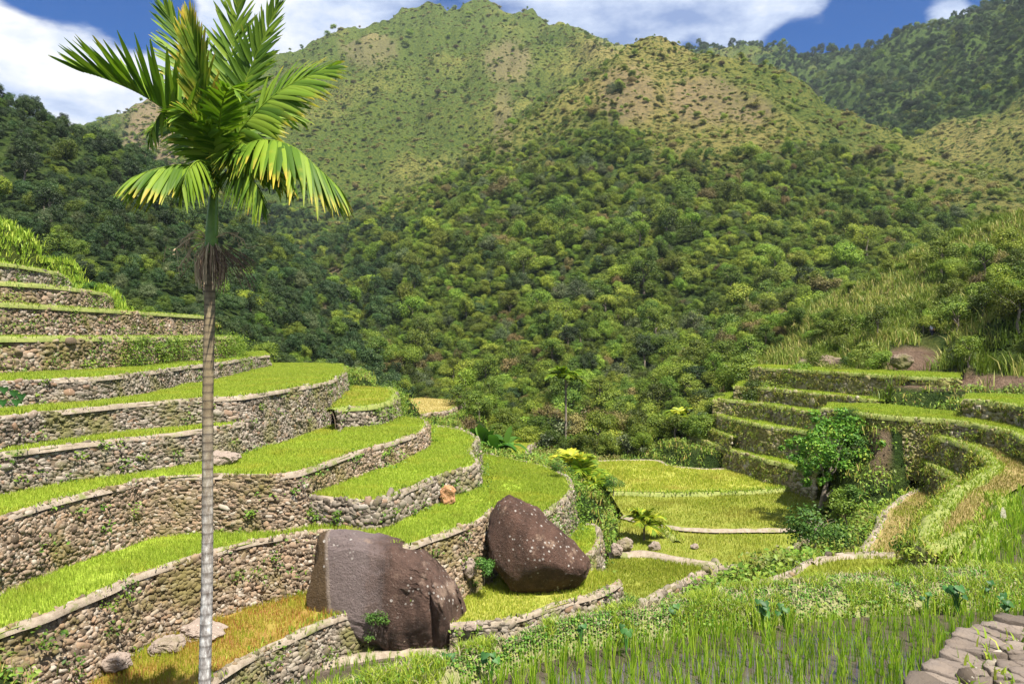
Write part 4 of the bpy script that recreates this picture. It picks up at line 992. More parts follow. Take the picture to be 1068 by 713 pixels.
ylab = {3: 'half yellow young frond standing up in the middle of the crown', 10: 'yellowing frond arching towards the viewer', 7: 'broad drooping frond with yellow tips'}
for k, (c, up, vee, ll, n_, dr, age, kw) in enumerate(FR):
    bg = Bag(); frond(bg, [pp(*q) for q in c], up, vee, ll, n_, dr, age, rng, **kw)
    bg.V = [local(v) for v in bg.V]
    o = bg.obj('frond', FROND, parent=palm, smooth=False)
    if k in ylab: o['label'] = ylab[k]
# dead flower stalks hanging under the crownshaft
bg = Bag(); hang = Bag()
for k in range(190):
    a = rng.uniform(0, 2 * math.pi); r0 = rng.uniform(.06, .11); right = rng.random() < .3
    st = pp(220 + (9 if right else 0), 258 + rng.uniform(-4, 8)) + np.array([math.cos(a) * r0, math.sin(a) * r0, 0])
    out_ = rng.uniform(.02, .13) + (.12 if right else 0)
    dv = np.array([math.cos(a) * out_ + (.25 if right else 0), math.sin(a) * out_, -rng.uniform(.2, .62)])
    mid = st + dv * .45 + np.array([math.cos(a), math.sin(a), 0]) * .07; en = st + dv
    V, Q = tube(smooth_line([st, mid, en], .12)[0], .007 if not right else .005, 4)
    bg.add(V, Q, rnd=rng.uniform(.0, .35) if right else rng.uniform(.3, 1))
for (tx, ty) in [(180, 262), (186, 280), (196, 245), (190, 250), (254, 250)]:
    st = pp(219, 252); en = pp(tx, ty, rng.uniform(-.4, .3)); mid = (st + en) / 2 + np.array([0, 0, .12])
    ln, s = smooth_line([st, mid, en], .06)
    V, Q = tube(ln, .010, 5); bg.add(V, Q, rnd=.8)
    for j in range(5, len(ln), 1):
        for e in range(2):
            V, Q = tube([ln[j], ln[j] + rng.normal(0, .05, 3) + np.array([0, 0, -.05]), ln[j] + rng.normal(0, .08, 3) + np.array([0, 0, -.10])], [.006, .005, .003], 4); bg.add(V, Q, rnd=rng.uniform(.5, 1))
bg.V = [local(v) for v in bg.V]
def husk(nt):
    r = ramp(nt, [(0, (.09, .06, .045)), (.35, (.20, .13, .09)), (.7, (.42, .30, .19)), (1, (.56, .46, .28))]); nt.links.new(attr(nt, 'rnd'), r.inputs[0]); return r.outputs[0], None, 0, 0
bg.obj('dead_flower_stalks', surface('dry_husk', husk, .9, .2), parent=palm, smooth=True)

# ------------------------------------------------------------------ trees, shrubs, small palms
F_DARK = foliage('dark_evergreen_leaves', [(0, (.042, .085, .012)), (.5, (.095, .148, .018)), (1, (.18, .225, .03))], .3, .42)
F_SHADE = foliage('cloud_shade_leaves', [(0, (.018, .046, .014)), (.5, (.042, .080, .022)), (1, (.085, .125, .034))], .25, .4)  # cloud shade put into the leaf colour, darker and bluer
F_MID = foliage('mid_green_leaves', [(0, (.062, .12, .013)), (.5, (.15, .212, .021)), (1, (.275, .325, .04))], .32, .42)
F_YEL = foliage('yellow_green_leaves', [(0, (.085, .145, .016)), (.5, (.185, .255, .030)), (1, (.34, .37, .055))], .32, .35)
F_OLI = foliage('olive_brown_leaves', [(0, (.075, .065, .022)), (.5, (.16, .13, .045)), (1, (.28, .22, .08))], .25, .4)
F_GRY = foliage('grey_green_leaves', [(0, (.035, .060, .022)), (.5, (.085, .115, .045)), (1, (.16, .185, .085))], .25, .3)
F_LIVE = foliage('fresh_tree_leaves', [(0, (.04, .12, .016)), (.5, (.10, .24, .025)), (.85, (.21, .36, .045)), (1, (.42, .46, .06))], .38, .1)
F_BUSH = foliage('fresh_shrub_leaves', [(0, (.035, .09, .015)), (.5, (.075, .165, .025)), (1, (.15, .26, .045))], .32, .25)
BARK = surface('grey_bark', mud_build((.10, .08, .06), (.24, .20, .16), 4.0))
def crown_mesh(bag_, seed, R, H, z0, nblob, nleaf, leaf, flat=.75, gap=.0):
    rg = np.random.default_rng(seed)
    bl = []
    for k in range(nblob):
        a = rg.uniform(0, 2 * math.pi); e = rg.uniform(0, 1) ** .5; v = rg.uniform(-.2, 1)
        rr0 = R * e * math.sqrt(max(.05, 1 - max(v, 0) ** 2 * .8)) * .75
        bl.append((rr0 * math.cos(a), rr0 * math.sin(a), z0 + H * (.42 + .40 * v), R * rg.uniform(.18, .50)))
    per = max(8, nleaf // nblob)
    for (x, y, z, r) in bl:
        d = rg.normal(size=(per, 3)); d[:, 2] += .35; d /= np.linalg.norm(d, axis=1)[:, None]
        rad = r * rg.uniform(.45, 1.25, per)
        c = np.array([x, y, z]) + d * rad[:, None] * np.array([1, 1, flat])
        V, T_, r_ = leaves(c, d + rg.normal(0, .45, (per, 3)) + np.array([0, 0, .35]), leaf * rg.uniform(.6, 1.3, per), rg, .62)
        tone = rg.uniform(-.18, .18)
        bag_.add(V, T_, rnd=np.clip(.5 + (r_ - .5) * .8 + tone, 0, 1))
def limbs_mesh(bag_, seed, H, R, nl, r0, top):
    rg = np.random.default_rng(seed + 99)
    V, Q = tube([(0, 0, -.5), (.03 * H, 0, H * .25), (-.02 * H, .02 * H, H * .5), (0, 0, H * top)], [r0 * 1.25, r0, r0 * .75, r0 * .3], 7); bag_.add(V, Q)
    for k in range(nl):
        a = rg.uniform(0, 2 * math.pi); zs = H * rg.uniform(.28, .55); e = np.array([math.cos(a) * R * .6, math.sin(a) * R * .6, zs + H * rg.uniform(.15, .35)])
        V, Q = tube([(0, 0, zs), tuple(e * .5 + np.array([0, 0, zs * .5 + .1])), tuple(e)], [r0 * .5, r0 * .35, r0 * .12], 5); bag_.add(V, Q)
SPEC = [('dark', F_DARK, 2.7, 5.6, 9, 'dark rounded evergreen in the wood on the valley side'), ('mid', F_MID, 2.6, 5.4, 10, 'mid green bushy tree in the wood on the valley side'),
        ('yel', F_YEL, 2.4, 4.8, 8, 'yellow-green tree in the wood on the valley side'), ('oli', F_OLI, 2.2, 4.4, 8, 'olive-brown tree in the wood on the valley side'),
        ('gry', F_GRY, 2.7, 5.0, 9, 'greyish green tree in the wood on the valley side'), ('shade', F_SHADE, 2.4, 5.9, 9, 'tree painted in a cloud-shade green in the wood on the valley side')]
PROTO = []
SPEC += [('umb', F_MID, 3.4, 4.6, 5, 'wide flat-crowned green tree in the wood on the valley side'), ('spr', F_YEL, 2.2, 6.2, 1, 'thin sparse yellow-green tree in the wood on the valley side')]
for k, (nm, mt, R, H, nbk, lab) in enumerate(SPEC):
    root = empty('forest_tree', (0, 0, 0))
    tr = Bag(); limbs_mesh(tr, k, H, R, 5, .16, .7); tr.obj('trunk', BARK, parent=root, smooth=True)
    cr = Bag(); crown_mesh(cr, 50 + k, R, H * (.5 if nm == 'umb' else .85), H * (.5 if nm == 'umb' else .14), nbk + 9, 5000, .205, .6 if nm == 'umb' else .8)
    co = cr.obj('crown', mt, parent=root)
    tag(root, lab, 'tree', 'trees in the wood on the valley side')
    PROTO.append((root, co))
F_HUM = foliage('hill_scrub_leaves', [(0, (.075, .11, .02)), (.5, (.145, .175, .032)), (1, (.25, .26, .06))], .4, .14)
F_HUT = foliage('dry_scrub_leaves', [(0, (.12, .125, .032)), (.5, (.21, .195, .055)), (1, (.33, .28, .10))], .4, .12)
for k, (nm, mt, lab) in enumerate([('hum', F_HUM, 'low green scrub bush on the open mountain slope'), ('hut', F_HUT, 'low straw-coloured scrub bush on the open mountain slope')]):
    cr = Bag(); crown_mesh(cr, 90 + k, 3.0, 2.9, -1.9, 18, 1300, .60, .6); co = cr.obj('scrub_bush', mt)
    tag(co, lab, 'bush', 'scrub bushes on the mountain'); PROTO.append((co, co))
# ------------------------------------------------------------------ woods: 290 nearest trees as things, the rest as one mass
rng = np.random.default_rng(100)
def scatter(r0, r1, cell):
    lim = r1
    gx, gy = np.meshgrid(np.arange(-lim * .78, lim * .78, cell), np.arange(r0 * .7, lim, cell))
    gx = gx.ravel() + rng.uniform(-.45, .45, gx.size) * cell; gy = gy.ravel() + rng.uniform(-.45, .45, gy.size) * cell
    r = np.hypot(gx, gy); k = (r > r0) & (r < r1) & (np.abs(gx / gy) < .76)
    return gx[k], gy[k]
sets = []
for r0, r1, cell, smul in ((57, 150, 2.3, .80), (150, 290, 2.8, .88), (290, 520, 3.4, 1.0), (520, 820, 4.4, 1.2), (820, 1500, 8.0, 1.7)):
    x, y = scatter(r0, r1, cell); z = ground_at(x, y)
    px, py = to_px(x, y, z)
    k = (px > -60) & (px < 1130) & (py < 620); x, y, z, px, py = x[k], y[k], z[k], px[k], py[k]
    k = seen(x, y, z + 7 * smul); x, y, z, px, py = x[k], y[k], z[k], px[k], py[k]
    g = grassy(px, py, x, y); r = np.hypot(x, y)
    hill = (px > 790) & (r < 135)
    woodsy = fbm(x / 18, y / 18, 66, 3)
    gd = np.where(hill, .34, np.clip(.62 + 1.2 * woodsy, .2, .95)); gd = np.where(hill, .42, np.clip(.9 + .8 * woodsy, .5, .98)); keep = rng.uniform(0, 1, len(x)) < .97 * (1 - g) + gd * g
    x, y, z, px, py, g, r, hill = [a[keep] for a in (x, y, z, px, py, g, r, hill)]
    sc = smul * rng.uniform(.55, 1.0, len(x)) * (1 + .75 * (rng.uniform(0, 1, len(x)) < .16) * ~hill) * (1 - g * (1 - np.where(hill, .32, rng.uniform(.3, .74, len(x)))))
    sc = np.where((r > 600) & (px > 700), sc * .85, sc)
    sc = np.minimum(sc, r * .0088 * rng.uniform(.75, 1.1, len(x)))
    sc = np.where((px < 345) & (r < 300), sc * .74, sc)
    # leave the built benches on the right-hand slope open
    q = np.zeros(len(x), bool)
    for (cx, cy, ax, ay) in ((950, 376, 40, 18), (1000, 398, 90, 12), (860, 378, 50, 10), (972, 362, 26, 10)): q |= ((px - cx) / ax) ** 2 + ((py - cy) / ay) ** 2 < 1
    ok = ~(q & (r < 130)) & ~((px < 150) & (r < 92)) & ~((px < 480) & (r < 72))
    sets.append(np.stack([x, y, z, sc, g, px, py, r, hill.astype(float)], 1)[ok])
A = np.concatenate(sets)
x, y, z, sc, g, px, py, r, hill = A.T
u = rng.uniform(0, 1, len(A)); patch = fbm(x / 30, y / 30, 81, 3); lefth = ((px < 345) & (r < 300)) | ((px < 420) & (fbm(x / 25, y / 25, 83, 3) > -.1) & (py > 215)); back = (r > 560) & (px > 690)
sp = np.select([u < .30 - .25 * patch, u < .66, u < .80 + .1 * patch, u < .86, u < .91, u < .95, u < .98], [0, 1, 2, 3, 4, 6, 7], 5)
v = rng.uniform(0, 1, len(A))
sp = np.where(lefth | back, np.select([v < .70, v < .84, v < .90, v < .95], [5, 0, 1, 4], 5), sp)  # left and back slopes: mostly trees with cloud shade in their colour
sp = np.where((g > rng.uniform(.2, .8, len(A))), np.select([v < .025, v < .11, v < .20, v < .23, v < .23 + .77 * np.clip(.5 - 1.1 * fbm(x / 40, y / 40, 62, 3), .1, .9)], [0, 1, 2, 3, 8], 9), sp)
sp = np.where((hill > .5) & (g > .4), np.select([v < .04, v < .14, v < .24, v < .28, v < .62], [0, 1, 2, 3, 8], 9), sp)
app = sc / r
order = np.argsort(-app * ((py < 478) & (px > 0) & (px < 1068)) * (z > -60))
# what the terraces do not hide
vis = [i for i in order if (py[i] - 300 * sc[i] * 3 / r[i] < np.interp(px[i], [0, 110, 215, 290, 360, 480, 530, 600, 640, 720, 790, 830, 1068], [250, 300, 320, 365, 378, 425, 440, 448, 470, 455, 400, 375, 390]))][:290]
vis_set = set(vis)
first = [True] * len(PROTO)
LEAFY = {}
for i in vis:
    k = int(sp[i]); s_ = float(sc[i]); s3 = (s_ * rng.uniform(.8, 1.3), s_ * rng.uniform(.8, 1.3), s_ * rng.uniform(.75, 1.35))
    loc = (float(x[i]), float(y[i]), float(z[i]) - .25); rz = float(rng.uniform(0, 6.28))
    if first[k]:
        o = PROTO[k][0]; o.location = loc; o.rotation_euler = (0, 0, rz); o.scale = s3; first[k] = False
    else:
        copy_tree(PROTO[k][0], loc, rz, s3)
for k, f in enumerate(first):
    if f:
        i = [j for j in order if sp[j] == k][0]; o = PROTO[k][0]; o.location = (float(x[i]), float(y[i]), float(z[i])); vis_set.add(i)
rest = np.array([i for i in range(len(A)) if i not in vis_set])
me = bpy.data.meshes.new('forest'); me.vertices.add(len(rest))
me.vertices.foreach_set('co', np.stack([x[rest], y[rest], z[rest] - .3 * sc[rest]], 1).astype(np.float32).ravel())
a = me.attributes.new('kind_number', 'INT', 'POINT'); a.data.foreach_set('value', sp[rest].astype(np.int32))
a = me.attributes.new('turn', 'FLOAT_VECTOR', 'POINT'); rv = np.zeros((len(rest), 3), np.float32); rv[:, 2] = rng.uniform(0, 6.28, len(rest)); rv[:, 0] = rng.normal(0, .1, len(rest)); a.data.foreach_set('vector', rv.ravel())
a = me.attributes.new('size', 'FLOAT_VECTOR', 'POINT'); sv = (sc[rest, None] * rng.uniform(.72, 1.35, (len(rest), 3))).astype(np.float32); a.data.foreach_set('vector', sv.ravel())
me.update()
forest = bpy.data.objects.new('forest', me); COL.objects.link(forest); tag(forest, 'mass of trees and bushes covering the mountain slopes', None, None, 'stuff')
ng = bpy.data.node_groups.new('forest_instances', 'GeometryNodeTree')
ng.interface.new_socket('Geometry', in_out='INPUT', socket_type='NodeSocketGeometry'); ng.interface.new_socket('Geometry', in_out='OUTPUT', socket_type='NodeSocketGeometry')
gi = ng.nodes.new('NodeGroupInput'); go = ng.nodes.new('NodeGroupOutput'); jn = ng.nodes.new('GeometryNodeJoinGeometry')
def named(nm, typ):
    n = ng.nodes.new('GeometryNodeInputNamedAttribute'); n.data_type = typ; n.inputs['Name'].default_value = nm
    return [s_ for s_ in n.outputs if s_.enabled and s_.name == 'Attribute'][0]
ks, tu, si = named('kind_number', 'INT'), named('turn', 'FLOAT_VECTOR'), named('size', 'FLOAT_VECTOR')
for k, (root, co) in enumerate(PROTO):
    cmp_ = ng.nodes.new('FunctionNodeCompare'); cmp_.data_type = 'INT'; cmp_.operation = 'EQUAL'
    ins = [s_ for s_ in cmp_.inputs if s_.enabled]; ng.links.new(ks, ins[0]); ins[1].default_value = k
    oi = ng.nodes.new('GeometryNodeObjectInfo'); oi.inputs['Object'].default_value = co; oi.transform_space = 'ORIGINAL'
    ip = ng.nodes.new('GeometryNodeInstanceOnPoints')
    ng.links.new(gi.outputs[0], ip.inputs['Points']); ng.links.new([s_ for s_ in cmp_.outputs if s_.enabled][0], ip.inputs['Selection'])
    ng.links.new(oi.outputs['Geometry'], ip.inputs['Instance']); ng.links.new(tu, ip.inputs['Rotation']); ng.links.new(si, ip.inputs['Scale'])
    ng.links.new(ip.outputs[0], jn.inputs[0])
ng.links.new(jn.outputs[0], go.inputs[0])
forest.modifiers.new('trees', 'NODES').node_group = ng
print('trees', len(vis), 'mass', len(rest))

# ------------------------------------------------------------------ single trees and plants among the terraces
def tree_obj(name, label, loc, R, H, z0, mat, seed, nblob, nleaf, leaf, r0, cat='tree', group=None, rz=0):
    root = tag(empty(name, loc, rz), label, cat, group)
    t_ = Bag(); limbs_mesh(t_, seed, H, R, 6, r0, .75); t_.obj('trunk', BARK, parent=root, smooth=True)
    c_ = Bag(); crown_mesh(c_, seed, R, H - z0, z0, nblob, nleaf, leaf); c_.obj('crown', mat, parent=root)
    return root
def at_ground(px, d):
    x_ = (px - CXP) / FPX * d
    return (x_, d, float(ground_at(np.array([x_]), np.array([d]))[0]))
# the leaning tree at the head of the gully
bx = P(853, 549, -6.25); d0 = bx[1]
root = tag(empty('leaning_tree', bx), 'slender leafy tree with forked leaning trunk above the gully', 'tree')
tb = Bag()
def tp(px_, py_, dd=0): return np.array(PD(px_, py_, d0 + dd)) - np.array(bx)
for pts_, rad in (([(853, 553), (856, 530), (859, 515), (864, 498), (868, 480)], (.17, .13, .11, .09, .04)), ([(858, 522), (870, 510), (880, 498), (888, 480), (894, 462)], (.10, .08, .07, .06, .03)), ([(862, 503), (856, 485), (848, 468)], (.07, .05, .03)), ([(868, 484), (878, 465), (884, 450)], (.05, .04, .02)), ([(882, 495), (897, 484), (910, 476)], (.05, .04, .02)), ([(872, 508), (884, 500), (898, 498), (908, 490)], (.04, .03, .02, .01)), ([(864, 498), (872, 488), (876, 470)], (.05, .04, .02))):
    V, Q = tube(smooth_line([tp(a_, b_, .12 * math.sin(a_)) for a_, b_ in pts_], .15)[0], np.interp(np.linspace(0, 1, len(smooth_line([tp(a_, b_, .12 * math.sin(a_)) for a_, b_ in pts_], .15)[0])), np.linspace(0, 1, len(rad)), rad), 8); tb.add(V, Q)
tb.obj('trunk', BARK, parent=root, smooth=True)
cb = Bag(); rg = np.random.default_rng(6)
for (a_, b_, w_) in [(848, 455, 20), (862, 443, 16), (880, 452, 20), (897, 462, 18), (908, 477, 14), (838, 470, 15), (850, 485, 16), (868, 468, 20), (886, 480, 18), (872, 492, 12), (835, 487, 11), (900, 490, 13), (915, 466, 9), (858, 434, 8), (888, 440, 10), (828, 462, 8), (846, 500, 9), (912, 488, 9), (878, 437, 9)]:
    for e in range(3):
        c0 = tp(a_ + rg.normal(0, 6), b_ + rg.normal(0, 5), rg.normal(0, .8)); rad = w_ * d0 / FPX * rg.uniform(.45, .8); n = int(150 * (w_ / 15))
        dv = rg.normal(size=(n, 3)); dv /= np.linalg.norm(dv, axis=1)[:, None]; c = c0 + dv * rad * rg.uniform(.2, 1.05, (n, 1)) * np.array([1, 1, .75])
        V, T_, r_ = leaves(c, dv + np.array([0, 0, .7]) + rg.normal(0, .5, (n, 3)), rg.uniform(.10, .20, n), rg, .6)
        cb.add(V, T_, rnd=np.clip(r_ * .75 + rg.uniform(-.05, .3) + .0 * a_, 0, 1))
cb.obj('crown', F_LIVE, parent=root)
tree_obj('shrub', 'dark round shrub at the foot of the leaning tree', P(853, 551, -6.3), .62, 1.25, 0, F_DARK, 301, 9, 1600, .12, .05, 'shrub')
tree_obj('bushy_tree', 'olive-brown bushy tree on the far edge of the valley field', at_ground(622, 67), 2.9, 4.6, .2, F_OLI, 302, 20, 4200, .22, .14)
tree_obj('bushy_tree', 'dark green bushy tree right of the olive-brown one', at_ground(662, 68), 2.3, 3.6, .2, F_DARK, 303, 16, 3400, .22, .12)
tree_obj('bushy_tree', 'light green rounded tree behind the small far palm', at_ground(690, 70), 2.2, 3.6, .2, F_YEL, 304, 15, 3200, .22, .12)
rgb = np.random.default_rng(64)
for k, (a_, d_) in enumerate([(560, 60), (578, 63), (574, 58), (604, 60), (640, 61), (655, 59), (676, 60), (700, 63), (722, 60), (738, 58), (748, 62), (612, 65), (686, 66), (548, 64), (730, 66)]):
    mt, lb = [(F_MID, 'mid green bush'), (F_YEL, 'yellow-green bush'), (F_DARK, 'dark green bush'), (F_GRY, 'greyish bush')][int(rgb.integers(0, 4))]
    tree_obj('bush', lb + ' in the belt between the valley field and the wood', at_ground(a_, d_), rgb.uniform(.9, 1.7), rgb.uniform(1.5, 2.9), .1, mt, 700 + k, 11, 1700, .2, .06, 'bush', 'bushes between the valley field and the wood', rgb.uniform(0, 6))
# shrubs that fill the gully
SH = []
def make_shrub(R, H, seed, mat, leaf=.11, nleaf=1500):
    root = empty('shrub', (0, 0, 0)); st = Bag(); limbs_mesh(st, seed, H, R, 5, .03, .8); st.obj('stems', BARK, parent=root, smooth=True)
    c_ = Bag(); crown_mesh(c_, seed, R, H, 0, 13, nleaf, leaf, .9); c_.obj('leaves', mat, parent=root); return root
SH = [make_shrub(1.0, 1.5, 401, F_BUSH), make_shrub(.9, 1.2, 402, F_BUSH), make_shrub(.8, 1.6, 403, F_MID)]
used = [False] * 3
def shrub(kind, loc, s_, label, group):
    if not used[kind]:
        o = SH[kind]; used[kind] = True; o.location = loc; o.scale = (s_,) * 3
    else: o = copy_tree(SH[kind], loc, float(rng.uniform(0, 6.28)), (s_ * rng.uniform(.85, 1.2), s_ * rng.uniform(.85, 1.2), s_ * rng.uniform(.8, 1.15)))
    return tag(o, label, 'shrub', group)
gl = [(668, 15.6), (684, 15.4), (698, 15.7), (712, 15.9), (700, 16.4), (726, 16.3), (742, 16.5), (756, 16.8), (738, 17.2), (772, 17.0), (786, 17.4), (768, 17.9), (802, 17.6), (818, 18.0), (806, 18.6), (850, 17.6), (868, 18.4), (882, 19.8), (888, 21.6), (892, 23.0), (880, 23.6), (896, 24.6), (886, 25.8), (716, 17.0), (752, 17.6)]
for k, (a_, d_) in enumerate(gl):
    d_ *= S; far = a_ > 830
    shrub(k % 3, at_ground(a_, d_), .85 * rng.uniform(.8, 1.2), 'leafy green shrub in the gully below the pale dyke' if not far else 'leafy green shrub at the upper end of the gully, under the leaning tree', 'shrubs in the lower gully' if not far else 'shrubs at the head of the gully')
tree_obj('shrub', 'dark reddish-green shrub between the olive field and the horseshoe', PD(966, 586, 18.2), .75, .75, 0, F_DARK, 305, 12, 1500, .10, .04, 'shrub')
for (a_, d_, sz, lab) in [(22, 50, .8, 'green bush on the grassy knoll above the highest left wall'), (62, 53, .6, 'smaller bush lower on the grassy knoll at the left'), (95, 57, .7, 'bush at the foot of the grassy knoll, above the end of the walls')]:
    shrub(int(rng.integers(0, 2)), at_ground(a_, d_), sz, lab, None)
for (a_, b_, d_, sz, lab) in [(958, 583, 18.6, .5, 'weedy clump at the lower tip of the horseshoe wall'), (985, 579, 18.0, .45, 'weedy clump beside the reddish short wall'), (652, 645, 21.5, .45, 'small bright green weed clump at the near end of the gully'), (505, 601, 24.0, .5, 'big-leaved green plant between the two boulders'), (585, 495, 37, .5, 'leafy clump behind the young palms'), (640, 512, 36, .5, 'low green clump at the left edge of the valley field'), (392, 655, 21.7, .42, 'green clump of weeds beside the grey boulder'), (384, 668, 21.9, .3, 'smaller weed clump on the crumbling wall')]:
    shrub(int(rng.integers(0, 2)), PD(a_, b_, d_), sz, lab, None)
# small palms
PALMLEAF = foliage('young_palm_leaves', [(0, (.07, .15, .015)), (.5, (.17, .27, .02)), (.8, (.38, .40, .03)), (1, (.60, .50, .05))], .4, .1)
def small_palm(loc, H, L, n_, r0, label, seed, yel=0.):
    rg = np.random.default_rng(seed); root = tag(empty('young_palm', loc), label, 'palm tree')
    V, Q = tube([(0, 0, -.2), (.02, 0, H * .5), (0, .02, H)], [r0 * 1.2, r0, r0 * .9], 9); t_ = Bag(); t_.add(V, Q); t_.obj('trunk', BARK, parent=root, smooth=True)
    for k in range(n_):
        a_ = k * 2.4 + rg.uniform(-.3, .3); el = rg.uniform(.15, 1.25); dv = np.array([math.cos(a_) * math.cos(el), math.sin(a_) * math.cos(el), math.sin(el)])
        p0 = np.array([0, 0, H]); p1 = p0 + dv * L * .5; p2 = p1 + np.array([dv[0], dv[1], dv[2] - .7]) * L * .5
        b_ = Bag(); frond(b_, [p0, p1, p2], (0, 0, 1), 5, L * .42, 13, .25, .2, rg, lw=L * .06, tstart=.12)
        b_.A = {'rnd': [np.clip(rg.uniform(0, .55) + yel + rg.uniform(0, .3, len(q_)), 0, 1) for q_ in b_.A['rnd']]}
        b_.obj('frond', PALMLEAF, parent=root)
    return root
small_palm(P(671.5, 564, -6.33), .75, 1.15, 11, .05, 'little palm with yellow-green fronds among the olive fields', 71, .15)
small_palm(at_ground(590, 62), 5.0, 1.9, 10, .09, 'tall thin palm rising before the wood, left of the olive-brown tree', 72)
small_palm(at_ground(711, 60), 2.3, 1.5, 11, .08, 'small palm at the far edge of the pale valley field', 73, .2)
for k, (a_, d_, h_, l_, lab) in enumerate([(598, 42, .9, 1.6, 'yellowish young palm, leftmost of the three beside the stream of weeds'), (608, 41, 1.1, 1.7, 'green young palm in the middle of the three by the valley field'), (618, 40, .7, 1.4, 'rightmost of the three young palms by the valley field')]):
    small_palm(at_ground(a_, d_), h_, l_, 9, .09, lab, 80 + k, .3 if k == 0 else .05)
# banana clump beside the round field
BAN = foliage('banana_leaves', [(0, (.04, .12, .015)), (1, (.12, .25, .03))], .4, .15)
def banana(loc, seed, label, L=1.7):
    rg = np.random.default_rng(seed); root = tag(empty('banana_plant', loc), label, 'plant', 'banana plants by the wood')
    V, Q = tube([(0, 0, -.2), (0, 0, .6), (.05, 0, 1.2)], [.13, .11, .08], 9); t_ = Bag(); t_.add(V, Q); t_.obj('stem', WEED, parent=root, smooth=True)
    for k in range(9):
        a_ = k * 2.4 + rg.uniform(-.3, .3); el = rg.uniform(.4, 1.3); dv = np.array([math.cos(a_) * math.cos(el), math.sin(a_) * math.cos(el), math.sin(el)])
        tv = np.linspace(0, 1, 9); cen = np.array([0, 0, 1.1]) + dv * (L * tv)[:, None] + np.array([0, 0, -.8]) * (L * tv ** 2.4)[:, None] * math.cos(el)
        sd = np.cross(dv, (0, 0, 1)); sd /= np.linalg.norm(sd); w_ = .30 * np.sin(np.pi * (.08 + .9 * tv)) ** .7 * L / 1.7
        Vv = np.stack([cen - sd * w_[:, None] + np.array([0, 0, .06]), cen, cen + sd * w_[:, None] + np.array([0, 0, .06])], 1); ix = np.arange(27).reshape(9, 3)
        Qf = np.concatenate([np.stack([ix[:-1, j], ix[:-1, j + 1], ix[1:, j + 1], ix[1:, j]], -1) for j in (0, 1)])
        new_obj('leaf', Vv.reshape(-1, 3), Qf, BAN, {'rnd': np.full(27, rg.uniform())}, parent=root, smooth=True)
for k, (a_, d_, lab) in enumerate([(492, 52, 'banana plant at the wall end, leftmost of the clump'), (505, 50, 'banana plant with tall upright leaves in the clump by the wood'), (516, 49, 'broad banana plant in the middle of the clump above the round field'), (526, 50, 'rightmost banana plant of the clump, next to the tiny field')]):
    banana(at_ground(a_, d_), 90 + k, lab, 2.0)
# taro on the bank
TARO = foliage('taro_leaves', [(0, (.022, .085, .018)), (1, (.055, .16, .03))], .3, .1, spec=.3, rough=.5)
def taro(px_, py_, sc_, n_, seed, label):
    sc_ *= .64; rg = np.random.default_rng(seed); loc = P(px_, py_, hF + .10)
    root = tag(empty('taro_plant', loc), label, 'plant')
    for k in range(n_):
        a_ = rg.uniform(0, 6.28); rch = rg.uniform(.03, .14) * sc_; h_ = rg.uniform(.15, .36) * sc_
        tip = np.array([math.cos(a_) * rch, math.sin(a_) * rch, h_])
        V, Q = tube([(0, 0, -.1), tuple(tip * np.array([.4, .4, .6])), tuple(tip)], [.011, .009, .006], 5); b_ = Bag(); b_.add(V, Q, rnd=1.)
        b_.obj('stalk', TARO, parent=root, smooth=True)
        # heart-shaped blade facing out and down
        L = rg.uniform(.09, .16) * sc_; th = np.linspace(0, 2 * math.pi, 22, endpoint=False)
        hx = .62 * np.sin(th) ** 3 * L; hy = (.62 * np.cos(th) - .28 * np.cos(2 * th) - .1 * np.cos(3 * th)) * L * .75
        ax = np.array([math.cos(a_) * .4, -.55 + .2 * math.sin(a_), -.75]); ax /= np.linalg.norm(ax); sd = np.cross(ax, np.array([math.cos(a_) * .5, -.8, .6])); sd /= np.linalg.norm(sd); nn = np.cross(sd, ax)
        ring = tip + sd * hx[:, None] - ax * hy[:, None] + nn * (-.22 * np.abs(hx))[:, None]
        V = np.concatenate([ring, [tip + nn * .01]]); F_ = np.array([[j, (j + 1) % 22, 22] for j in range(22)])
        new_obj('leaf', V, F_, TARO, {'rnd': np.full(23, rg.uniform())}, parent=root, smooth=True)
for k, (a_, b_, s_, n_, lab) in enumerate([(470, 700, 1.1, 4, 'taro plant furthest left on the grassy bank'), (512, 703, 1.2, 4, 'taro plant on the bank below the grey boulder'), (605, 670, 1.0, 3, 'taro plant on the bank with one upright leaf, below the low loose wall'), (653, 675, 1.2, 3, 'taro plant at the water edge near the gully mouth'), (700, 648, 1.1, 4, 'pale taro plant on the bank under the shrubby gully'), (795, 646, 1.2, 6, 'bushy taro plant on the bank below the olive field'), (818, 648, 1.1, 4, 'taro plant with two dark leaves right of the bushy one'), (937, 621, 1.0, 3, 'small taro plant with a single dark leaf before the reddish short wall'), (967, 633, 1.0, 5, 'taro plant low on the bank left of the largest one'), (998, 634, 1.5, 6, 'largest taro plant on the bank, with broad blue-green leaves'), (1031, 622, 1.1, 4, 'taro plant on the bank before the flooded right field'), (1050, 640, 1.2, 5, 'dark taro plant nearest the flagstone wall')]):
    taro(a_, b_, s_, n_, 500 + k, lab)
t4 = TD['P4']; pt = P(24, 410, -1.2)
root = tag(empty('taro_plant', (pt[0], pt[1] - .25, pt[2] - .2)), 'taro plant hanging on the wall face under the bushy wall', 'plant')
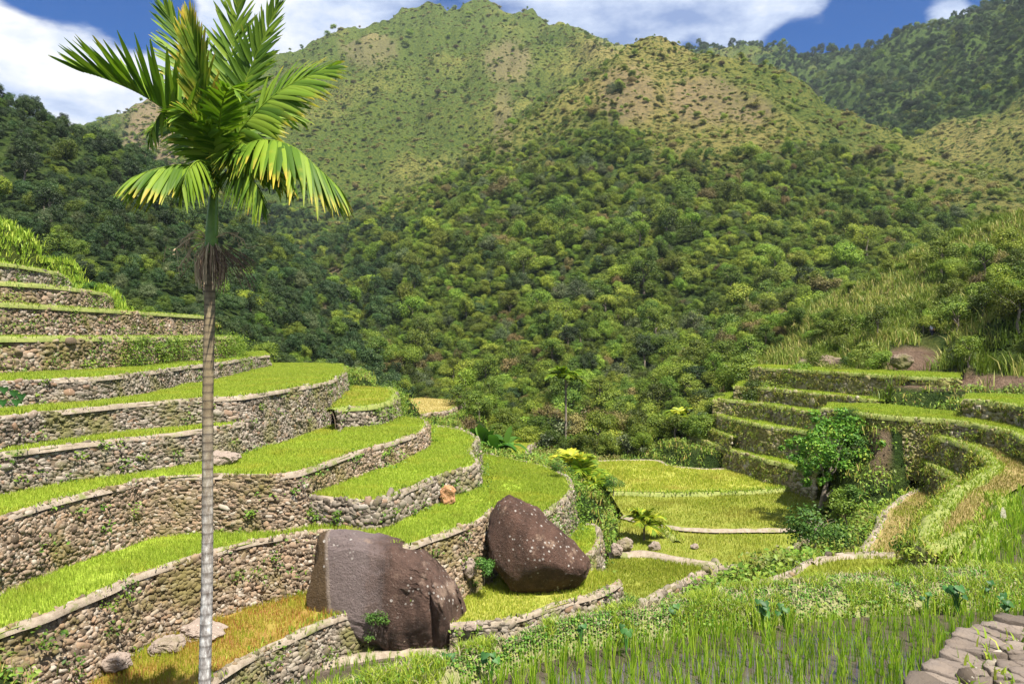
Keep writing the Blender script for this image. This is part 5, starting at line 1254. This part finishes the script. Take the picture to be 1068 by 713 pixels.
for k in range(5):
    a_ = k * 1.3; tip = np.array([.3 * math.cos(a_), -.25, .15 + .2 * math.sin(a_ * 2)])
    th = np.linspace(0, 2 * math.pi, 16, endpoint=False); L = .24
    V = tip + np.stack([.6 * np.sin(th) ** 3 * L, 0 * th - .05 * np.abs(np.sin(th)), .8 * L * (.62 * np.cos(th) - .28 * np.cos(2 * th))], 1); V = np.concatenate([V, [tip]])
    new_obj('leaf', V, np.array([[j, (j + 1) % 16, 16] for j in range(16)]), TARO, {'rnd': np.full(17, .2 + .1 * k)}, parent=root)
    V, Q = tube([(0, .2, -.1), tuple(tip)], [.012, .008], 5); new_obj('stalk', V, Q, TARO, {'rnd': np.full(len(V), .8)}, parent=root)

# ------------------------------------------------------------------ rough grass on the banks and slopes
rng = np.random.default_rng(31)
n = 60000; a_ = rng.uniform(-.62, .62, n); d_ = rng.uniform(14, 112, n); x_ = np.tan(a_) * d_; y_ = d_
z_ = ground_at(x_, y_); px_, py_ = to_px(x_, y_, z_)
k = (px_ > -30) & (px_ < 1100) & (py_ < 720) & seen(x_, y_, z_ + .7)
k &= (np.hypot(x_, y_) < 68) | (px_ > 780)
for poly, hz in FIELDS: k &= ~in_poly(x_, y_, poly)
k &= ~((((px_ - 950) / 36) ** 2 + ((py_ - 376) / 16) ** 2 < 1) & (d_ > 40)); k &= ~((((px_ - 1000) / 80) ** 2 + ((py_ - 398) / 8) ** 2 < 1) & (d_ > 36))
k &= ~((np.abs(px_ - 972) < 15) & (d_ > 58) & (d_ < 75))
x_, y_, z_, px_, py_ = [q_[k] for q_ in (x_, y_, z_, px_, py_)]
a2 = rng.uniform(-.66, -.42, 9000); d2 = rng.uniform(39, 64, 9000); x2 = np.tan(a2) * d2; z2 = ground_at(x2, d2)
k2 = np.ones(9000, bool)
for poly, hz in FIELDS: k2 &= ~in_poly(x2, d2, poly)
p2, q2 = to_px(x2, d2, z2); k2 &= (p2 < 150) & (np.hypot(x2, d2) > 42)
x_, y_, z_, px_, py_ = [np.concatenate([u_, w_[k2]]) for u_, w_ in zip((x_, y_, z_, px_, py_), (x2, d2, z2, p2, q2))]
r_ = np.hypot(x_, y_); hill = (px_ > 780) & (r_ > 50); left = (px_ < 140) & (r_ > 40)
h_ = np.where(hill, rng.uniform(.5, 1.5, len(x_)), np.where(left, rng.uniform(.25, .7, len(x_)), rng.uniform(.15, .5, len(x_))))
def tufts(mask, mat, nb, name):
    B = np.repeat(np.stack([x_, y_, z_ - .05], 1)[mask], nb, 0); B[:, :2] += rng.normal(0, .25, (len(B), 2))
    H_ = np.repeat(h_[mask], nb) * rng.uniform(.6, 1.1, len(B)); W_ = np.clip(.0011 * np.hypot(B[:, 0], B[:, 1]), .02, .10)
    V, Q, Tt, r, _ = blades(B, H_, W_, .75, rng); new_obj(name, V, [Q, Tt], mat, {'rnd': r}, kind='stuff')
tufts(hill, foliage('tall_hill_grass', [(0, (.10, .17, .022)), (.45, (.20, .27, .04)), (.75, (.32, .32, .08)), (1, (.44, .38, .15))], .35, .1, patch=(.09, (.12, .18, .02), .46, .62)), 9, 'tall_grass')
tufts(left, GRASS_EDGE, 10, 'tall_grass')
tufts(~hill & ~left, WEED_DRY, 5, 'rough_grass')
# leafy weeds on open slopes between terraces
k = ~hill & ~left & (rng.uniform(0, 1, len(x_)) < .9)
C_ = np.repeat(np.stack([x_, y_, z_], 1)[k], 7, 0); C_ += rng.normal(0, 1, C_.shape) * np.array([.25, .25, .10]) + np.array([0, 0, .16])
V, Tt, r = leaves(C_, np.array([0, -.2, 1.]) + rng.normal(0, .5, C_.shape), rng.uniform(.08, .2, len(C_)), rng, .6)
new_obj('slope_weeds', V, Tt, foliage('slope_weed_leaves', [(0, (.06, .13, .015)), (.5, (.13, .24, .025)), (1, (.25, .34, .05))], .35, .1, patch=(.35, (.17, .15, .05), .52, .66)), {'rnd': r}, kind='stuff')

# ------------------------------------------------------------------ walker on the path, rag on a stick
def person(loc, face):
    root = tag(empty('person', loc, face), 'person in a pale top and dark trousers walking the path above the right terraces', 'person')
    def skin_body(name, verts, edges, rad, mat):
        me = bpy.data.meshes.new(name); me.from_pydata(verts, edges, []); o = bpy.data.objects.new(name, me); COL.objects.link(o); o.parent = root; me.materials.append(mat)
        m = o.modifiers.new('skin', 'SKIN')
        for i, r in enumerate(rad): me.skin_vertices[0].data[i].radius = (r if isinstance(r, tuple) else (r, r))
        me.skin_vertices[0].data[0].use_root = True
        s_ = o.modifiers.new('sub', 'SUBSURF'); s_.levels = s_.render_levels = 2
        return o
    def flat(nm, c): return surface(nm, lambda nt: (mixc(nt, noise_tex(nt, 9), tuple(q_ * .85 for q_ in c), c), None, 0, 0), .8, .3)
    skin_body('body', [(0, 0, .93), (0, .01, 1.12), (0, .02, 1.36), (0, .0, 1.47), (0, -.02, 1.56), (0, -.02, 1.66), (.17, .02, 1.36), (.22, .05, 1.10), (.23, -.06, .88), (-.17, .02, 1.36), (-.22, -.02, 1.10), (-.21, -.14, .90), (.09, 0, .88), (.10, -.16, .48), (.10, -.10, .08), (.10, -.24, .04), (-.09, 0, .88), (-.10, .10, .48), (-.10, .26, .10), (-.10, .16, .04), (0, -.12, 1.59)],
              [(0, 1), (1, 2), (2, 3), (3, 4), (4, 5), (2, 6), (6, 7), (7, 8), (2, 9), (9, 10), (10, 11), (0, 12), (12, 13), (13, 14), (14, 15), (0, 16), (16, 17), (17, 18), (18, 19), (4, 20)],
              [.14, .13, .15, .06, .095, .085, .055, .045, .035, .055, .045, .035, .085, .06, .042, .04, .085, .06, .042, .04, .02], flat('skin_tone', (.30, .17, .10)))
    skin_body('shirt', [(0, 0, .95), (0, .01, 1.14), (0, .02, 1.38), (.18, .02, 1.37), (.22, .05, 1.12), (-.18, .02, 1.37), (-.22, -.02, 1.12)], [(0, 1), (1, 2), (2, 3), (3, 4), (2, 5), (5, 6)], [.165, .155, .17, .075, .065, .075, .065], flat('pale_cloth', (.62, .62, .72)))
    skin_body('trousers', [(0, 0, .93), (.09, 0, .88), (.10, -.16, .48), (.10, -.10, .14), (-.09, 0, .88), (-.10, .10, .48), (-.10, .25, .15)], [(0, 1), (1, 2), (2, 3), (0, 4), (4, 5), (5, 6)], [.16, .10, .078, .06, .10, .078, .06], flat('dark_cloth', (.03, .03, .05)))
    v, f = ICO2; hv = v * np.array([.105, .115, .10]); hv = hv + np.array([0, .015, 1.67]); hv[:, 2] = np.maximum(hv[:, 2], 1.62)
    new_obj('hair', hv, f, flat('black_hair', (.012, .01, .01)), parent=root, smooth=True)
    return root
person(at_ground(972.5, 71.5), math.radians(-70))
rb = P(1045, 548, hK)
st = tag(empty('scarecrow_rag', (rb[0], rb[1], rb[2])), 'pale rag tied to a short stick in the flooded right field', 'rag')
V, Q = tube([(0, 0, -.1), (.01, 0, .2), (.02, 0, .40)], [.014, .012, .010], 6); new_obj('stick', V, Q, BARK, parent=st, smooth=True)
gu, gv = np.meshgrid(np.linspace(0, 1, 9), np.linspace(0, 1, 12)); wv_ = .05 * np.sin(gu * 9 + gv * 4) * gv
V = np.stack([.02 + (gu - .5) * (.09 + .04 * gv), -.02 + wv_ * .5, .40 - .22 * gv + .03 * np.sin(gu * 5)], -1).reshape(-1, 3); ix = np.arange(108).reshape(12, 9)
new_obj('cloth', V, np.stack([ix[:-1, :-1], ix[1:, :-1], ix[1:, 1:], ix[:-1, 1:]], -1).reshape(-1, 4), surface('pale_rag', mud_build((.38, .35, .24), (.52, .50, .38), 8)), parent=st, smooth=True)
# ------------------------------------------------------------------ sky, sun, camera
sun_dir = Vector((.26, -.40, .88)).normalized()
w = bpy.data.worlds.new('World'); SC.world = w; w.use_nodes = True
nt = w.node_tree; nt.nodes.clear(); out = nt.nodes.new('ShaderNodeOutputWorld')
sky = nt.nodes.new('ShaderNodeTexSky'); sky.sky_type = 'NISHITA'; sky.sun_disc = False
sky.sun_elevation = math.asin(sun_dir.z); sky.sun_rotation = math.atan2(sun_dir.x, sun_dir.y)
sky.altitude = 1200; sky.air_density = 1.0; sky.dust_density = .2; sky.ozone_density = 3.0
hs = nt.nodes.new('ShaderNodeHueSaturation'); hs.inputs['Saturation'].default_value = 2.3; hs.inputs['Value'].default_value = .46
nt.links.new(sky.outputs[0], hs.inputs['Color'])
b1_ = nt.nodes.new('ShaderNodeBackground'); b1_.inputs[1].default_value = .085; nt.links.new(mixc(nt, 1.0, hs.outputs[0], (.42, .92, 1.25), 'MULTIPLY'), b1_.inputs[0])
tc = nt.nodes.new('ShaderNodeTexCoord'); dirv = tc.outputs['Generated']
mp = nt.nodes.new('ShaderNodeMapping'); mp.inputs['Scale'].default_value = (3.2, 3.2, 8.5); mp.inputs['Location'].default_value = (1.3, .4, 0); nt.links.new(dirv, mp.inputs[0])
base = noise_tex(nt, 1.0, 9, .62, mp.outputs[0])
acc = mathn(nt, 'MULTIPLY', mathn(nt, 'SUBTRACT', base, .5), 1.5)
def lobe(px, py, rad, amp):
    global acc
    d = Vector(((px - CXP) / FPX, 1, -(py - HZ) / FPX)).normalized()
    vm = nt.nodes.new('ShaderNodeVectorMath'); vm.operation = 'DISTANCE'; nt.links.new(dirv, vm.inputs[0]); vm.inputs[1].default_value = d
    acc = mathn(nt, 'ADD', acc, maprange(nt, vm.outputs['Value'], 0, rad, amp, 0))
for L in [(75, 70, .17, .55), (20, 60, .12, .45), (330, 5, .2, .7), (230, 40, .12, .5), (150, 60, .12, .3), (620, 0, .2, .65), (740, 5, .14, .55), (830, -5, .12, .5), (1000, 20, .05, .45), (960, 12, .04, .3), (125, -5, .13, -.9), (30, -2, .08, -.7), (165, 14, .06, -.5), (915, 30, .07, -.6), (1040, 2, .04, -.5), (820, 45, .05, -.5), (720, 44, .05, -.5), (900, -60, .2, -.2)]:
    lobe(*L)
def fill_cloud(d, rad, amp):
    global acc
    vm = nt.nodes.new('ShaderNodeVectorMath'); vm.operation = 'DISTANCE'; nt.links.new(dirv, vm.inputs[0]); vm.inputs[1].default_value = Vector(d).normalized()
    acc = mathn(nt, 'ADD', acc, maprange(nt, vm.outputs['Value'], 0, rad, amp, 0))
fill_cloud((-.3, -.5, .8), 1.1, .8); fill_cloud((.9, -.2, .5), .8, .7); fill_cloud((-.9, .1, .5), .7, .7); fill_cloud((0, -1, .3), .9, .7)  # unseen clouds added overhead, behind and to the sides as fill light
mask = maprange(nt, acc, .02, .30)
mp2 = nt.nodes.new('ShaderNodeMapping'); mp2.inputs['Scale'].default_value = (5, 5, 11); mp2.inputs['Location'].default_value = (3, 2, 5); nt.links.new(dirv, mp2.inputs[0])
cr = ramp(nt, [(.36, (.26, .36, .62)), (.49, (.60, .69, .88)), (.62, (1, 1, 1))]); nt.links.new(noise_tex(nt, 1.0, 6, .6, mp2.outputs[0]), cr.inputs[0])
b2_ = nt.nodes.new('ShaderNodeBackground'); b2_.inputs[1].default_value = .46; nt.links.new(cr.outputs[0], b2_.inputs[0])
mx = nt.nodes.new('ShaderNodeMixShader'); nt.links.new(mask, mx.inputs[0]); nt.links.new(b1_.outputs[0], mx.inputs[1]); nt.links.new(b2_.outputs[0], mx.inputs[2]); nt.links.new(mx.outputs[0], out.inputs[0])
sl = bpy.data.lights.new('sun', 'SUN'); sl.energy = 4.8; sl.angle = math.radians(.5); sl.color = (1, .94, .83)
so = bpy.data.objects.new('sun', sl); COL.objects.link(so); so.rotation_euler = sun_dir.to_track_quat('Z', 'Y').to_euler()
cam = bpy.data.cameras.new('camera'); co_ = bpy.data.objects.new('camera', cam); COL.objects.link(co_); SC.camera = co_
co_.location = (0, 0, 0); co_.rotation_euler = (math.radians(90), 0, 0)
cam.sensor_width = 36; cam.lens = FPX / 1068 * 36; cam.shift_y = -(356.5 - HZ) / 1068; cam.clip_start = .1; cam.clip_end = 6000
vs = SC.view_settings; vs.view_transform = 'Standard'; vs.look = 'None'; vs.gamma = 1; vs.exposure = 1.3; vs.use_curve_mapping = False
cy = SC.cycles; cy.max_bounces = 6; cy.diffuse_bounces = 3; cy.glossy_bounces = 2; cy.transmission_bounces = 3; cy.transparent_max_bounces = 4; cy.use_denoising = True; cy.sample_clamp_indirect = 4

# ------------------------------------------------------------------ the air over the valley
hv = [(x, y, z) for z in (-130, 560) for y in (-80, 2050) for x in (-1800, 1800)]
hf = np.array([[0, 2, 3, 1], [4, 5, 7, 6], [0, 1, 5, 4], [2, 6, 7, 3], [0, 4, 6, 2], [1, 3, 7, 5]])
hm = bpy.data.materials.new('valley_air'); hm.use_nodes = True; ht = hm.node_tree; ht.nodes.clear()
ho = ht.nodes.new('ShaderNodeOutputMaterial'); pv = ht.nodes.new('ShaderNodeVolumePrincipled')
pv.inputs['Color'].default_value = (.72, .84, 1.0, 1); pv.inputs['Density'].default_value = .00008; pv.inputs['Anisotropy'].default_value = .2
ht.links.new(pv.outputs[0], ho.inputs['Volume'])
hz = new_obj('haze', hv, hf, hm, kind='stuff')
cy.volume_bounces = 0
